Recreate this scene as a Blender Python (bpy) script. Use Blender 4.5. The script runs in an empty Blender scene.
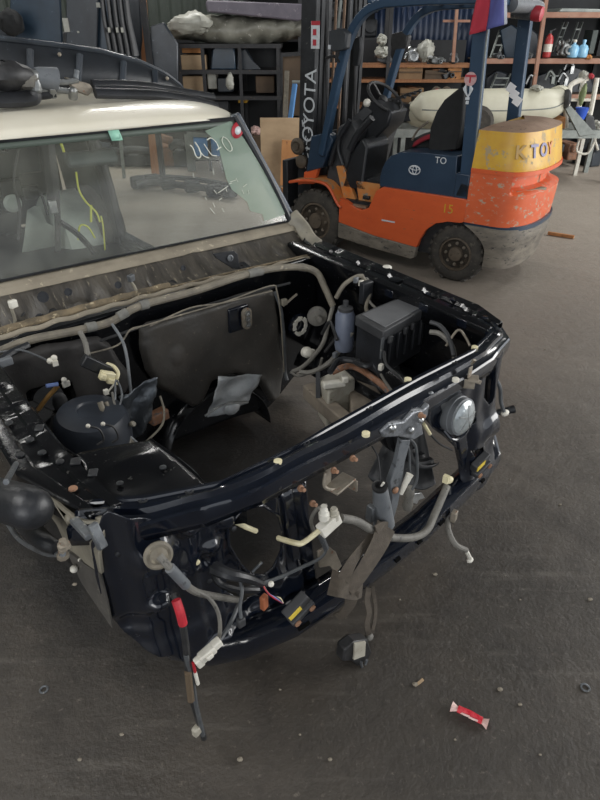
import bpy, bmesh, math, random
from mathutils import Vector, Matrix, geometry, noise
random.seed(7)
SC = bpy.context.scene
COL = SC.collection

# ---------------------------------------------------------------- camera
CAM_H = 1.85
FPX = 600.0
PITCH = math.atan((400 - 28) / FPX)
cam_d = bpy.data.cameras.new('camera'); cam = bpy.data.objects.new('camera', cam_d)
COL.objects.link(cam); SC.camera = cam
cam.location = (0, 0, CAM_H); cam.rotation_euler = (math.pi / 2 - PITCH, 0, 0)
cam_d.sensor_fit = 'VERTICAL'; cam_d.sensor_height = 24.0; cam_d.lens = 24.0 * FPX / 800
cam_d.clip_end = 100; cam_d.clip_start = .05

# ---------------------------------------------------------------- light
w = bpy.data.worlds.new('world'); SC.world = w; w.use_nodes = True
bg = w.node_tree.nodes['Background']; bg.inputs[0].default_value = (.88, .93, 1, 1); bg.inputs[1].default_value = 1.1
def area(name, loc, target, sx, sy, power, col=(1, 1, 1)):
    l = bpy.data.lights.new(name, 'AREA'); l.shape = 'RECTANGLE'; l.size = sx; l.size_y = sy
    l.energy = power; l.color = col
    o = bpy.data.objects.new(name, l); COL.objects.link(o); o.location = loc
    o.rotation_euler = (Vector(target) - Vector(loc)).to_track_quat('-Z', 'Y').to_euler()
    return o
# daylight through the big side door on the right, plus added unseen lamps under the roof
area('door_daylight', (8.6, 3.4, 2.6), (0, 4.2, .6), 6.5, 4.2, 640, (1, .985, .955))
for i, (x, y, e) in enumerate(((-4.2, .6, 210), (6.6, 8.8, 210), (-6.6, 9.6, 150), (-1.7, 10.6, 170), (.4, -.8, 45))):
    area('roof_fill', (x, y, 5.7), (x, y, 0), .7 if i < 3 else 2.4, 3.8 if i < 3 else .5, e, (1, .985, .95))
area('front_opening', (-3.5, -6.0, 3.2), (0, 4, .8), 5, 3.0, 230, (1, .99, .97))
SC.view_settings.view_transform = 'Standard'; SC.view_settings.look = 'None'
SC.view_settings.gamma = 1; SC.view_settings.use_curve_mapping = False
SC.view_settings.exposure = 0.0
try: SC.cycles.max_bounces = 6; SC.cycles.transparent_max_bounces = 10
except Exception: pass

# ---------------------------------------------------------------- places
def ray(u, v):
    a = (u - 300) / FPX; b = (400 - v) / FPX; c, s = math.cos(PITCH), math.sin(PITCH)
    return Vector((a, c + b * s, -s + b * c))
class Frame:
    """a thing's own axes on the hall floor; at(u,v,x=|y=|z=) gives the point of a sight line where one of its coordinates is known"""
    def __init__(s, ox, oy, rot):
        s.o = Vector((ox, oy, 0)); s.rot = rot
        s.inv = Matrix.Rotation(-rot, 3, 'Z'); s.c = s.inv @ (Vector((0, 0, CAM_H)) - s.o)
    def at(s, u, v, x=None, y=None, z=None):
        d = s.inv @ ray(u, v)
        i, k = (0, x) if x is not None else ((1, y) if y is not None else (2, z))
        return s.c + d * ((k - s.c[i]) / d[i])
TH = math.atan2(.619, .786)
CAR = Frame(-.435, 1.055, TH)
FRK = Frame(1.306, 4.88, math.atan2(-.582, .813))
WLD = Frame(0, 0, 0)
cp = CAR.at; fp = FRK.at; wp = WLD.at

# ---------------------------------------------------------------- materials
def lin(c):
    if isinstance(c, str): c = tuple(int(c[i:i + 2], 16) for i in (0, 2, 4))
    return tuple(((x / 255 / 12.92) if x / 255 <= .04045 else ((x / 255 + .055) / 1.055) ** 2.4) for x in c) + (1,)
MATS = {}
def mat(name, c1, c2=None, rough=.5, metal=0., scale=8., thr=None, c3=None, bump=0., bscale=None, spec=.5, coat=0., stretch=None, rough2=None, s3=None, thr3=.6, emit=None, alpha=None):
    """c1-c2 soft mottling; c3 = worn/dirty patches above the noise threshold thr3"""
    if name in MATS: return MATS[name]
    m = bpy.data.materials.new(name); MATS[name] = m; m.use_nodes = True
    nt = m.node_tree; N = nt.nodes; L = nt.links; b = N['Principled BSDF']
    b.inputs['Roughness'].default_value = rough; b.inputs['Metallic'].default_value = metal
    b.inputs['Specular IOR Level'].default_value = spec
    if coat: b.inputs['Coat Weight'].default_value = coat; b.inputs['Coat Roughness'].default_value = .06
    tc = N.new('ShaderNodeTexCoord'); mp = N.new('ShaderNodeMapping'); L.new(tc.outputs['Object'], mp.inputs[0])
    if stretch: mp.inputs['Scale'].default_value = stretch
    col = None
    def noise(sc, det=5, rg=.6):
        n = N.new('ShaderNodeTexNoise'); n.inputs['Scale'].default_value = sc; n.inputs['Detail'].default_value = det
        n.inputs['Roughness'].default_value = rg; L.new(mp.outputs[0], n.inputs['Vector']); return n
    def ramp(src, a, bb):
        r = N.new('ShaderNodeMapRange'); r.inputs[1].default_value = a; r.inputs[2].default_value = bb
        L.new(src, r.inputs[0]); return r.outputs[0]
    def mix(f, A, B):
        x = N.new('ShaderNodeMix'); x.data_type = 'RGBA'; L.new(f, x.inputs[0])
        for v, i in ((A, 6), (B, 7)):
            if isinstance(v, tuple): x.inputs[i].default_value = v
            else: L.new(v, x.inputs[i])
        return x.outputs[2]
    base = lin(c1)
    if c2 is not None: base = mix(ramp(noise(scale).outputs[0], .32, .68), lin(c1), lin(c2))
    if c3 is not None:
        f = ramp(noise(s3 or scale * 2.5, 8, .7).outputs[0], thr3, thr3 + .045)
        base = mix(f, base, lin(c3))
        if rough2 is not None:
            r = N.new('ShaderNodeMapRange'); r.inputs[3].default_value = rough; r.inputs[4].default_value = rough2
            L.new(f, r.inputs[0]); L.new(r.outputs[0], b.inputs['Roughness'])
    if isinstance(base, tuple): b.inputs['Base Color'].default_value = base
    else: L.new(base, b.inputs['Base Color'])
    if bump:
        bp = N.new('ShaderNodeBump'); bp.inputs['Strength'].default_value = bump; bp.inputs['Distance'].default_value = .01
        L.new(noise(bscale or scale * 4, 6).outputs[0], bp.inputs['Height']); L.new(bp.outputs[0], b.inputs['Normal'])
    if alpha is not None:
        b.inputs['Alpha'].default_value = alpha
    return m

M = dict(
 paint = mat('black_navy_paint', '0c1019', '10151f', rough=.17, c3='3a3a3a', thr3=.665, s3=34, rough2=.6, coat=.6, bump=.09, bscale=9),
 paint_dusty = mat('dusty_black_paint', '0a0b0e', '141517', rough=.17, spec=.5, c3='3d3b37', thr3=.63, s3=45, rough2=.7, bump=.12, bscale=16),
 paint_in = mat('inner_black_paint', '08090b', '0f1013', rough=.16, spec=.5, c3='3d3b36', thr3=.64, s3=48, rough2=.7, bump=.12, bscale=14),
 cream = mat('cream_white_paint', 'dcd7c8', 'd2ccba', rough=.3, scale=3, c3='b7ad98', thr3=.66, s3=12, coat=.3),
 liner = mat('bare_dusty_steel', '8d8778', '6a665c', rough=.5, scale=9, c3='3c3935', thr3=.6, s3=14, bump=.3, bscale=20),
 cowl = mat('dusty_cowl_steel', '221f1c', '4a453d', rough=.5, scale=9, c3='6f6859', thr3=.6, s3=26, bump=.5, bscale=30, stretch=(2.2, .5, .5)),
 seal = mat('dusty_rubber_seal', '8b8373', '766e60', rough=.7, scale=8, bump=.2, c3='a39a86', thr3=.6, s3=30),
 foam = mat('worn_foam_strip', '7a6c55', '4d463a', rough=.9, scale=22, c3='a2957a', thr3=.58, s3=35, bump=.8, bscale=50),
 mat_felt = mat('sound_insulator', '33312e', '45413c', rough=.5, scale=5, c3='6b6456', thr3=.63, s3=40, bump=.6, bscale=12),
 plastic = mat('black_plastic', '17181a', '24262a', rough=.42, scale=10, c3='4a4a48', thr3=.66, s3=30, bump=.15, bscale=60),
 plastic_dusty = mat('dusty_black_plastic', '2c2d2f', '3d3e40', rough=.55, scale=9, c3='5c5c5a', thr3=.62, s3=16, bump=.15, bscale=60),
 grey_plastic = mat('grey_plastic', '595d61', '686b6e', rough=.45, scale=14, c3='38393b', thr3=.6, s3=30, bump=.2),
 grey_metal = mat('dull_grey_metal', '6e7275', '4f5154', rough=.45, metal=.5, scale=16, c3='9b9a92', thr3=.6, bump=.2),
 alu = mat('bright_aluminium', 'b9bab8', '8d8f90', rough=.3, metal=.9, scale=20, bump=.2),
 foil = mat('crumpled_foil', 'c4c6c6', '94989b', rough=.42, metal=.35, scale=9, bump=1., bscale=18),
 white = mat('white_plastic', 'd9d6cc', 'c3bfb2', rough=.45, scale=20, c3='97907f', thr3=.64),
 ivory = mat('ivory_plastic', 'd8d0ae', 'c8be98', rough=.45, scale=20),
 hose = mat('dusty_grey_hose', '5c5a55', '74716a', rough=.62, scale=18, bump=.3, c3='403f3c', thr3=.6),
 hose_tan = mat('dusty_tan_hose', '7d7668', '5d584f', rough=.62, scale=14, bump=.3, c3='99917e', thr3=.6),
 wire = mat('black_wire', '1b1b1c', '303031', rough=.5, scale=30),
 wire_grey = mat('grey_wire', '55585a', '404244', rough=.5, scale=30),
 tape = mat('grey_cloth_tape', '76756f', '5e5d59', rough=.8, scale=40),
 strap = mat('webbing', '534b41', '433c34', rough=.85, scale=30, bump=.5, bscale=180, stretch=(1, 1, 3)),
 red = mat('red_tape', 'c02a35', '96202b', rough=.5, scale=30),
 rust = mat('rusty_steel', '7a5237', '94705a', rough=.75, scale=25, c3='5b5e60', thr3=.55, bump=.5),
 rustbolt = mat('rusted_bolt', '9a7358', '7a5c48', rough=.65, scale=40),
 pale_rust = mat('rust_flecked_zinc', '8f877a', '6e675c', rough=.55, metal=.4, scale=18, c3='7e4f33', thr3=.6, bump=.3),
 brown = mat('muddy_plastic', '6b6359', '857b6d', rough=.7, scale=10, c3='463f38', thr3=.6, bump=.4),
 tank = mat('translucent_tank', 'b5b1a4', '948f82', rough=.5, scale=8, c3='6e675b', thr3=.62, bump=.3),
 yellow = mat('yellow_label', 'e2c64a', rough=.5),
 yellow_wire = mat('yellow_wire', 'b9bd4a', rough=.5),
 blue_wire = mat('blue_wire', '6f84b8', rough=.5),
 lens = mat('clear_lens', 'b4babb', '7d8587', rough=.12, metal=.35, scale=16, coat=1., c3='dfe3e3', thr3=.6, s3=30, bump=.5, bscale=14),
 tyre = mat('dusty_tyre', '2c2a27', '45413b', rough=.85, scale=10, bump=.3, c3='57524a', thr3=.6),
 rim = mat('dirty_rim', '4b4238', '5d5244', rough=.7, scale=15, c3='2f2a25', thr3=.58),
 black_iron = mat('black_iron', '181a1d', '2a2c2f', rough=.5, scale=9, c3='5c5a55', thr3=.64, s3=30, bump=.1),
 orange = mat('forklift_orange', 'cc5b2f', 'c1532b', rough=.42, scale=5, c3='7d604c', thr3=.62, s3=17, rough2=.8, bump=.08, stretch=(1, 1, 2.2)),
 orange_worn = mat('worn_orange', 'cc5f36', 'c05730', rough=.45, scale=5, c3='a8947e', thr3=.56, s3=17, rough2=.8, bump=.12, stretch=(1, 1, 1.8)),
 orange_tan = mat('scuffed_orange', 'c8702c', 'b98a55', rough=.55, scale=9, c3='8b8172', thr3=.56, s3=14, bump=.15),
 yel_paint = mat('worn_yellow_paint', 'c9a028', 'b98a2c', rough=.45, scale=7, c3='a08f6e', thr3=.56, s3=12, rough2=.75, bump=.1),
 navy = mat('forklift_navy', '243446', '2c3d4f', rough=.36, scale=5, c3='6d7880', thr3=.665, s3=16, rough2=.7),
 navy_leg = mat('navy_guard_paint', '21374c', '2a4056', rough=.4, scale=6, c3='66727a', thr3=.66, s3=18, rough2=.7),
 skirt = mat('scraped_skirt', '7d766a', '55504a', rough=.55, scale=6, c3='2f2e2d', thr3=.58, s3=16, bump=.3, stretch=(1, 1, 2.5)),
 rusty_cap = mat('rusty_brown_cap', '7c6350', '8d7663', rough=.65, scale=9, c3='5a4637', thr3=.6),
 cloth_black = mat('black_cloth', '191a1b', '222324', rough=.95, scale=12, bump=.5, bscale=18),
 cloth_red = mat('red_cloth', '8e1f2d', '6c1822', rough=.9, scale=12),
 grime = mat('notch_grime', '8a8470', '6d6757', rough=.7, scale=9),
 decal = mat('white_decal', 'ccd0d2', 'b4b9bd', rough=.5, scale=60),
 decal_pink = mat('pink_decal', 'c5a2a0', 'b08c8e', rough=.5, scale=60),
 letter_blue = mat('faded_blue_letter', '66648c', '7f7c98', rough=.5, scale=40),
 letter_red = mat('faded_red_letter', 'b0604a', 'c08a50', rough=.5, scale=60),
 chalk = mat('paint_marker', 'd6d8cc', 'bfc2b4', rough=.6, scale=120),
 rack = mat('black_rack_steel', '202123', '303032', rough=.6, scale=8, c3='57493c', thr3=.62),
 rack_rust = mat('red_oxide_beam', '8f6350', 'a07c68', rough=.65, scale=5, c3='7c6a5c', thr3=.6),
 wood = mat('raw_wood_post', '9a6a45', '84583a', rough=.75, scale=6, stretch=(6, 6, .8), bump=.2),
 ply = mat('plywood', 'b39a7b', '9c8467', rough=.75, scale=3, c3='6f5d48', thr3=.66, s3=5, stretch=(1, 1, 2), bump=.1),
 ply_orange = mat('orange_plywood', 'b5804f', '9c6a40', rough=.75, scale=4, c3='7b5436', thr3=.6, s3=6, stretch=(2, 2, .7), bump=.1),
 ply_dark = mat('dark_board', '61503f', '4c4034', rough=.8, scale=4, bump=.1),
 card = mat('brown_cardboard', '8c6f4f', '7a6046', rough=.8, scale=6, c3='5c4a38', thr3=.66),
 tarp_blue = mat('blue_sheet', '1a2b45', '15233a', rough=.5, scale=5),
 blue = mat('blue_paint', '74a8e0', '6398d4', rough=.5, scale=8),
 bottle = mat('light_blue_bottle', '7fb4d4', '94c2dc', rough=.2, scale=20),
 fire_red = mat('extinguisher_red', 'b03a3a', '98302f', rough=.35),
 pvc = mat('white_boat_tube', 'c8c6b4', 'b9b6a2', rough=.5, scale=4, c3='97937f', thr3=.65),
 galv = mat('galvanised_steel', '8e938f', '757a77', rough=.5, metal=.5, scale=12),
 sheet_w = mat('grey_plastic_film', 'b8b8ae', '8f8f86', rough=.35, scale=5, bump=.7, bscale=10),
 alu_part = mat('cast_alloy', '8f9190', '5f6263', rough=.4, metal=.6, scale=12, bump=.6, bscale=14),
 dark_part = mat('dark_car_plastic', '23282e', '353b42', rough=.35, scale=6, c3='555c62', thr3=.64, s3=12, bump=.1),
 dark_blue_part = mat('dark_blue_panel', '243240', '304252', rough=.3, scale=4, c3='5b6a78', thr3=.66, s3=8),
 purple_grey = mat('purple_grey_bumper', '6c6670', '5a555f', rough=.5, scale=5, c3='837d84', thr3=.6),
 flag_red = mat('flag_red', 'b02f3f', 'a02a38', rough=.8, scale=5),
 flag_blue = mat('flag_blue', '555a94', '4a4f88', rough=.8, scale=5),
 flag_white = mat('flag_white', 'bfc3cc', rough=.8),
 green = mat('olive_cloth', '7f8a66', '68724f', rough=.9, scale=12, bump=.6),
 green_stick = mat('mint_sticker', '8fc4ae', rough=.5),
 ink = mat('ink', '1c3c3a', rough=.5),
 sticker_red = mat('sticker_red', 'a8323c', rough=.5),
 headliner = mat('cabin_grey', '3b3f3c', '2b2e2c', rough=.7, scale=6, bump=.2),
 arch = mat('grey_primer_steel', 'a9b0a8', '8f968e', rough=.35, scale=5, c3='9da39d', thr3=.64, bump=.1),
 candy = mat('candy_red', 'b3182a', 'd8525a', rough=.25, scale=60),
 candy_w = mat('candy_white', 'dcc0b8', 'c9a39c', rough=.35, scale=80),
 pebble = mat('pebble', '8f8778', '6f685c', rough=.8, scale=60),
)

# ---------------------------------------------------------------- geometry collector
def spline(pts, n=6):
    P = [Vector(p) for p in pts]
    if len(P) < 3: return P
    out = []
    Q = [P[0] * 2 - P[1]] + P + [P[-1] * 2 - P[-2]]
    for i in range(1, len(Q) - 2):
        a, b, c, d = Q[i - 1:i + 3]
        for k in range(n):
            t = k / n
            out.append(.5 * ((2 * b) + (c - a) * t + (2 * a - 5 * b + 4 * c - d) * t * t + (3 * b - a - 3 * c + d) * t ** 3))
    out.append(P[-1]); return out
class G:
    def __init__(s): s.v = []; s.f = []
    def add(s, vs, fs):
        o = len(s.v); s.v += [tuple(v) for v in vs]; s.f += [tuple(i + o for i in f) for f in fs]; return s
    def box(s, c, size, rot=None):
        R = rot if isinstance(rot, Matrix) else (Matrix.Rotation(rot, 3, 'Z') if rot else Matrix.Identity(3))
        h = [k / 2 for k in size]; c = Vector(c)
        vs = [c + R @ Vector((x * h[0], y * h[1], z * h[2])) for x in (-1, 1) for y in (-1, 1) for z in (-1, 1)]
        return s.add(vs, [(0, 1, 3, 2), (4, 6, 7, 5), (0, 4, 5, 1), (2, 3, 7, 6), (0, 2, 6, 4), (1, 5, 7, 3)])
    def beam(s, a, b, wdt, hgt, up=(0, 0, 1)):
        a, b = Vector(a), Vector(b); d = (b - a); L = d.length; d.normalize()
        sd = d.cross(Vector(up))
        if sd.length < 1e-4: sd = d.cross(Vector((1, 0, 0)))
        sd.normalize(); u = sd.cross(d)
        return s.box((a + b) / 2, (L, wdt, hgt), Matrix((d, sd, u)).transposed())
    def tube(s, pts, r, n=8, smooth=0, cap=True, flat=None):
        P = spline(pts, smooth) if smooth else [Vector(p) for p in pts]
        m = len(P); rs = r if isinstance(r, (list, tuple)) else None
        if rs and len(rs) != m: rs = [rs[0] + (rs[-1] - rs[0]) * i / (m - 1) for i in range(m)]
        T = [(P[min(i + 1, m - 1)] - P[max(i - 1, 0)]).normalized() for i in range(m)]
        u = T[0].orthogonal().normalized(); vs = []
        for i in range(m):
            u = (u - T[i] * u.dot(T[i])); u = u.normalized() if u.length > 1e-6 else T[i].orthogonal().normalized()
            w_ = T[i].cross(u); rr = rs[i] if rs else r
            for k in range(n):
                a = 2 * math.pi * k / n; vs.append(P[i] + (u * math.cos(a) + w_ * math.sin(a) * (flat or 1)) * rr)
        fs = [(i * n + k, i * n + (k + 1) % n, (i + 1) * n + (k + 1) % n, (i + 1) * n + k) for i in range(m - 1) for k in range(n)]
        if cap: fs += [tuple(range(n))[::-1], tuple(range((m - 1) * n, m * n))]
        return s.add(vs, fs)
    def cyl(s, a, b, r, n=16): return s.tube([a, b], r, n)
    def lathe(s, c, ax, prof, n=20):
        """prof: (radius, height along axis)"""
        ax = Vector(ax).normalized(); u = ax.orthogonal().normalized(); w_ = ax.cross(u); c = Vector(c); vs = []
        for (r, h) in prof:
            for k in range(n):
                a = 2 * math.pi * k / n; vs.append(c + ax * h + (u * math.cos(a) + w_ * math.sin(a)) * max(r, 1e-4))
        m = len(prof)
        fs = [(i * n + k, i * n + (k + 1) % n, (i + 1) * n + (k + 1) % n, (i + 1) * n + k) for i in range(m - 1) for k in range(n)]
        fs += [tuple(range(n))[::-1], tuple(range((m - 1) * n, m * n))]
        return s.add(vs, fs)
    def prism(s, poly, off):
        """poly: list of 3-D points (may be concave), extruded by off"""
        P = [Vector(p) for p in poly]; off = Vector(off); n = len(P)
        tri = geometry.tessellate_polygon([P])
        return s.add(P + [p + off for p in P], [tuple(t) for t in tri] + [tuple(i + n for i in t[::-1]) for t in tri] + [(i, (i + 1) % n, (i + 1) % n + n, i + n) for i in range(n)])
    def grid(s, fn, nu, nv):
        vs = [fn(i / nu, j / nv) for i in range(nu + 1) for j in range(nv + 1)]
        return s.add(vs, [(i * (nv + 1) + j, (i + 1) * (nv + 1) + j, (i + 1) * (nv + 1) + j + 1, i * (nv + 1) + j + 1) for i in range(nu) for j in range(nv)])
    def ball(s, c, r, n=10, m=6):
        rx, ry, rz = r if isinstance(r, (tuple, list)) else (r, r, r); c = Vector(c)
        vs = [c + Vector((rx * math.sin(math.pi * j / m) * math.cos(2 * math.pi * i / n), ry * math.sin(math.pi * j / m) * math.sin(2 * math.pi * i / n), rz * math.cos(math.pi * j / m))) for j in range(m + 1) for i in range(n)]
        return s.add(vs, [(j * n + i, j * n + (i + 1) % n, (j + 1) * n + (i + 1) % n, (j + 1) * n + i) for j in range(m) for i in range(n)])
    def ribbon(s, pts, wdt, side, smooth=4, tw=None, thick=.003):
        """flat strap along pts; side = direction of its width (one vector or one per point)"""
        P = spline(pts, smooth) if smooth else [Vector(p) for p in pts]
        sides = [Vector(x) for x in side] if isinstance(side[0], (tuple, list, Vector)) else [Vector(side)] * 2
        m = len(P); vs = []
        for i, p in enumerate(P):
            t = i / (m - 1) * (len(sides) - 1); k = min(int(t), len(sides) - 2); sd = sides[k].lerp(sides[k + 1], t - k).normalized()
            T = (P[min(i + 1, m - 1)] - P[max(i - 1, 0)]).normalized(); nn = sd.cross(T).normalized() * thick / 2
            ww = wdt if not isinstance(wdt, (list, tuple)) else wdt[0] + (wdt[-1] - wdt[0]) * i / (m - 1)
            vs += [p - sd * ww / 2 - nn, p + sd * ww / 2 - nn, p + sd * ww / 2 + nn, p - sd * ww / 2 + nn]
        fs = [(4 * i + k, 4 * i + (k + 1) % 4, 4 * i + 4 + (k + 1) % 4, 4 * i + 4 + k) for i in range(m - 1) for k in range(4)]
        fs += [(0, 3, 2, 1), (4 * m - 4, 4 * m - 3, 4 * m - 2, 4 * m - 1)]
        return s.add(vs, fs)
    def jitter(s, a):
        s.v = [tuple(c + random.uniform(-a, a) for c in v) for v in s.v]; return s
    def build(s, name, m, parent=None, smooth=True, bevel=0, subdiv=0, solid=0, autoangle=35, **tags):
        me = bpy.data.meshes.new(name)
        vs = s.v; loc = Vector((0, 0, 0))
        if parent is None and not tags.get('keep'):
            xs, ys, zs = zip(*vs); loc = Vector(((min(xs) + max(xs)) / 2, (min(ys) + max(ys)) / 2, min(zs)))
            vs = [tuple(Vector(v) - loc) for v in vs]
        me.from_pydata(vs, [], s.f); me.validate()
        bm = bmesh.new(); bm.from_mesh(me); bmesh.ops.remove_doubles(bm, verts=bm.verts, dist=1e-5); bmesh.ops.recalc_face_normals(bm, faces=bm.faces); bm.to_mesh(me); bm.free()
        o = bpy.data.objects.new(name, me); COL.objects.link(o); o.location = loc
        me.materials.append(M[m] if isinstance(m, str) else m)
        if parent is not None: o.parent = parent
        if smooth:
            for p in me.polygons: p.use_smooth = True
            me.set_sharp_from_angle(angle=math.radians(autoangle))
        if solid:
            md = o.modifiers.new('s', 'SOLIDIFY'); md.thickness = solid; md.offset = -1
        if bevel:
            md = o.modifiers.new('b', 'BEVEL'); md.width = bevel; md.segments = 2; md.limit_method = 'ANGLE'; md.angle_limit = math.radians(40); md.harden_normals = False
        if subdiv:
            md = o.modifiers.new('u', 'SUBSURF'); md.levels = subdiv; md.render_levels = subdiv
        for k in ('label', 'category', 'group', 'kind'):
            if k in tags: o[k] = tags[k]
        return o
def thing(name, label, cat, loc=(0, 0, 0), rot=0, group=None):
    o = bpy.data.objects.new(name, None); COL.objects.link(o); o.empty_display_size = .1
    o.location = loc; o.rotation_euler = (0, 0, rot); o['label'] = label; o['category'] = cat
    if group: o['group'] = group
    return o
def copy_tree(o, parent=None):
    c = o.copy(); COL.objects.link(c); c.parent = parent
    for ch in list(o.children): copy_tree(ch, c)
    return c
def inside(p, poly):
    x, y = p; r = False; n = len(poly)
    for i in range(n):
        x1, y1 = poly[i]; x2, y2 = poly[i - 1]
        if (y1 > y) != (y2 > y) and x < (x2 - x1) * (y - y1) / (y2 - y1) + x1: r = not r
    return r
def near_seg(p, polys):
    best = (1e9, p)
    for poly in polys:
        for i in range(len(poly)):
            a, b = Vector(poly[i - 1]), Vector(poly[i]); d = b - a
            t = 0 if d.length_squared == 0 else max(0, min(1, (Vector(p) - a).dot(d) / d.length_squared)); q = a + d * t
            e = (Vector(p) - q).length
            if e < best[0]: best = (e, (q.x, q.y))
    return best
def stamped(g, outline, holes, to3d, step):
    """pressed sheet: grid clipped to an outline with holes, edges pulled onto the outlines, relief from to3d(a, b)"""
    xs, ys = zip(*outline); x0, x1, y0, y1 = min(xs), max(xs), min(ys), max(ys)
    nx, ny = max(1, int((x1 - x0) / step)), max(1, int((y1 - y0) / step)); cells = {}; used = {}
    for i in range(nx):
        for j in range(ny):
            c = (x0 + (i + .5) * (x1 - x0) / nx, y0 + (j + .5) * (y1 - y0) / ny)
            if inside(c, outline) and not any(inside(c, h) for h in holes): cells[(i, j)] = 1
    idx = {}; vs = []; fs = []
    for (i, j) in cells:
        f = []
        for (a, b) in ((i, j), (i + 1, j), (i + 1, j + 1), (i, j + 1)):
            if (a, b) not in idx:
                idx[(a, b)] = len(vs); full = all((a - p, b - q) in cells for p in (0, 1) for q in (0, 1))
                pt = (x0 + a * (x1 - x0) / nx, y0 + b * (y1 - y0) / ny)
                if not full:
                    d, q = near_seg(pt, [outline] + holes)
                    if d < step * 1.3: pt = q
                vs.append(pt)
            f.append(idx[(a, b)])
        fs.append(tuple(f))
    g.add([to3d(*p) for p in vs], fs); return g
def ell(cx, cy, rx, ry, n=20, rot=0):
    return [(cx + rx * math.cos(a) * math.cos(rot) - ry * math.sin(a) * math.sin(rot), cy + rx * math.cos(a) * math.sin(rot) + ry * math.sin(a) * math.cos(rot)) for a in [2 * math.pi * k / n for k in range(n)]]
def bumpf(x, y, cx, cy, rx, ry, h, p=2):
    d = (((x - cx) / rx) ** 2 + ((y - cy) / ry) ** 2); return h * math.exp(-d ** p) if p else 0
def text(name, body, size, m, parent, loc, rotm, extr=.001, bold=0.0):
    c = bpy.data.curves.new(name, 'FONT'); c.body = body; c.size = size; c.extrude = extr; c.align_x = 'CENTER'; c.align_y = 'CENTER'; c.offset = bold
    t = bpy.data.objects.new(name, c); COL.objects.link(t)
    dg = bpy.context.evaluated_depsgraph_get(); me = bpy.data.meshes.new_from_object(t.evaluated_get(dg)); bpy.data.objects.remove(t)
    o = bpy.data.objects.new(name, me); COL.objects.link(o); me.materials.clear(); me.materials.append(M[m]); o.parent = parent
    R = rotm.to_4x4(); o.matrix_local = Matrix.Translation(Vector(loc)) @ R; return o
def basis(x, y):
    x = Vector(x).normalized(); y = Vector(y); y = (y - x * y.dot(x)).normalized(); return Matrix((x, y, x.cross(y))).transposed()
# ================================================================ THE HALL
_bay_shade = CAR.inv.inverted() @ Vector((.62, .95, 0)) + CAR.o
SHADEX, SHADEY = -(_bay_shade.x - 1.0), -(_bay_shade.y - 2.7)
def floor_mat():
    m = bpy.data.materials.new('hall_floor'); m.use_nodes = True; nt = m.node_tree; N = nt.nodes; L = nt.links; b = N['Principled BSDF']
    tc = N.new('ShaderNodeTexCoord')
    def noise(sc, det=6, rg=.6, dist=0, vec=None):
        n = N.new('ShaderNodeTexNoise'); n.inputs['Scale'].default_value = sc; n.inputs['Detail'].default_value = det; n.inputs['Roughness'].default_value = rg
        n.inputs['Distortion'].default_value = dist; L.new(vec or tc.outputs['Object'], n.inputs['Vector']); return n.outputs[0]
    def rm(s, a, bb, c=0, d=1):
        r = N.new('ShaderNodeMapRange'); r.inputs[1].default_value = a; r.inputs[2].default_value = bb; r.inputs[3].default_value = c; r.inputs[4].default_value = d; L.new(s, r.inputs[0]); return r.outputs[0]
    def mix(f, A, B):
        x = N.new('ShaderNodeMix'); x.data_type = 'RGBA'; L.new(f, x.inputs[0])
        for v, i in ((A, 6), (B, 7)):
            if isinstance(v, tuple): x.inputs[i].default_value = v
            else: L.new(v, x.inputs[i])
        return x.outputs[2]
    c = mix(rm(noise(1.1, 7), .35, .65), lin('37332e'), lin('4a443d'))
    c = mix(rm(noise(6, 9, .75), .47, .7, 0, .7), c, lin('2a2623'))
    c = mix(rm(noise(40, 8, .75), .58, .70, 0, .5), c, lin('857d72'))
    # far end of the hall painted paler for the light falling there
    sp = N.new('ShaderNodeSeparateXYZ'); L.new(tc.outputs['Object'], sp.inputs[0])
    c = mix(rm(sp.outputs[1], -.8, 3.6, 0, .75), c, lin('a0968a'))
    mp = N.new('ShaderNodeMapping'); mp.inputs['Rotation'].default_value = (0, 0, .6); mp.inputs['Scale'].default_value = (1, 9, 1); L.new(tc.outputs['Object'], mp.inputs[0])
    c = mix(rm(noise(1.6, 6, .6, 0, mp.outputs[0]), .56, .75, 0, .35), c, lin('77726a'))
    # shade under the engine bay, painted into the floor colour
    mo = N.new('ShaderNodeMapping'); mo.inputs['Location'].default_value = (SHADEX, SHADEY, 0); L.new(tc.outputs['Object'], mo.inputs[0])
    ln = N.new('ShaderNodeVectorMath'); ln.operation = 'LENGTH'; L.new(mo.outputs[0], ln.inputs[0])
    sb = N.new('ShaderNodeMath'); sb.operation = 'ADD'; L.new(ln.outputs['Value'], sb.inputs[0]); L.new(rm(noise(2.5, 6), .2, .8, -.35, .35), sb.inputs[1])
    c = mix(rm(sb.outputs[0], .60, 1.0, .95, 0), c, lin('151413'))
    L.new(c, b.inputs['Base Color']); L.new(rm(noise(3), .3, .7, .42, .7), b.inputs['Roughness'])
    bp = N.new('ShaderNodeBump'); bp.inputs['Strength'].default_value = .5; bp.inputs['Distance'].default_value = .014
    ad = N.new('ShaderNodeMath'); ad.operation = 'ADD'; L.new(noise(14, 8, .65), ad.inputs[0]); L.new(rm(noise(70, 4), 0, 1, 0, .35), ad.inputs[1])
    L.new(ad.outputs[0], bp.inputs['Height']); L.new(bp.outputs[0], b.inputs['Normal']); return m
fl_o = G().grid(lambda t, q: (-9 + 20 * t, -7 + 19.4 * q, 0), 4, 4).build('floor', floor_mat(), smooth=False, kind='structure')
wm = mat('green_grey_cladding', '333933', '3e453f', rough=.65, scale=2, c3='565b52', thr3=.64, s3=5)
def corr(n, f): return G().grid(f, n, 1)
corr(400, lambda t, q: (-9 + 20 * t, 12.3 + .03 * (1 if int(t * 200) % 2 else 0), 6.2 * q)).build('wall_back', wm, kind='structure', smooth=False)
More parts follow.
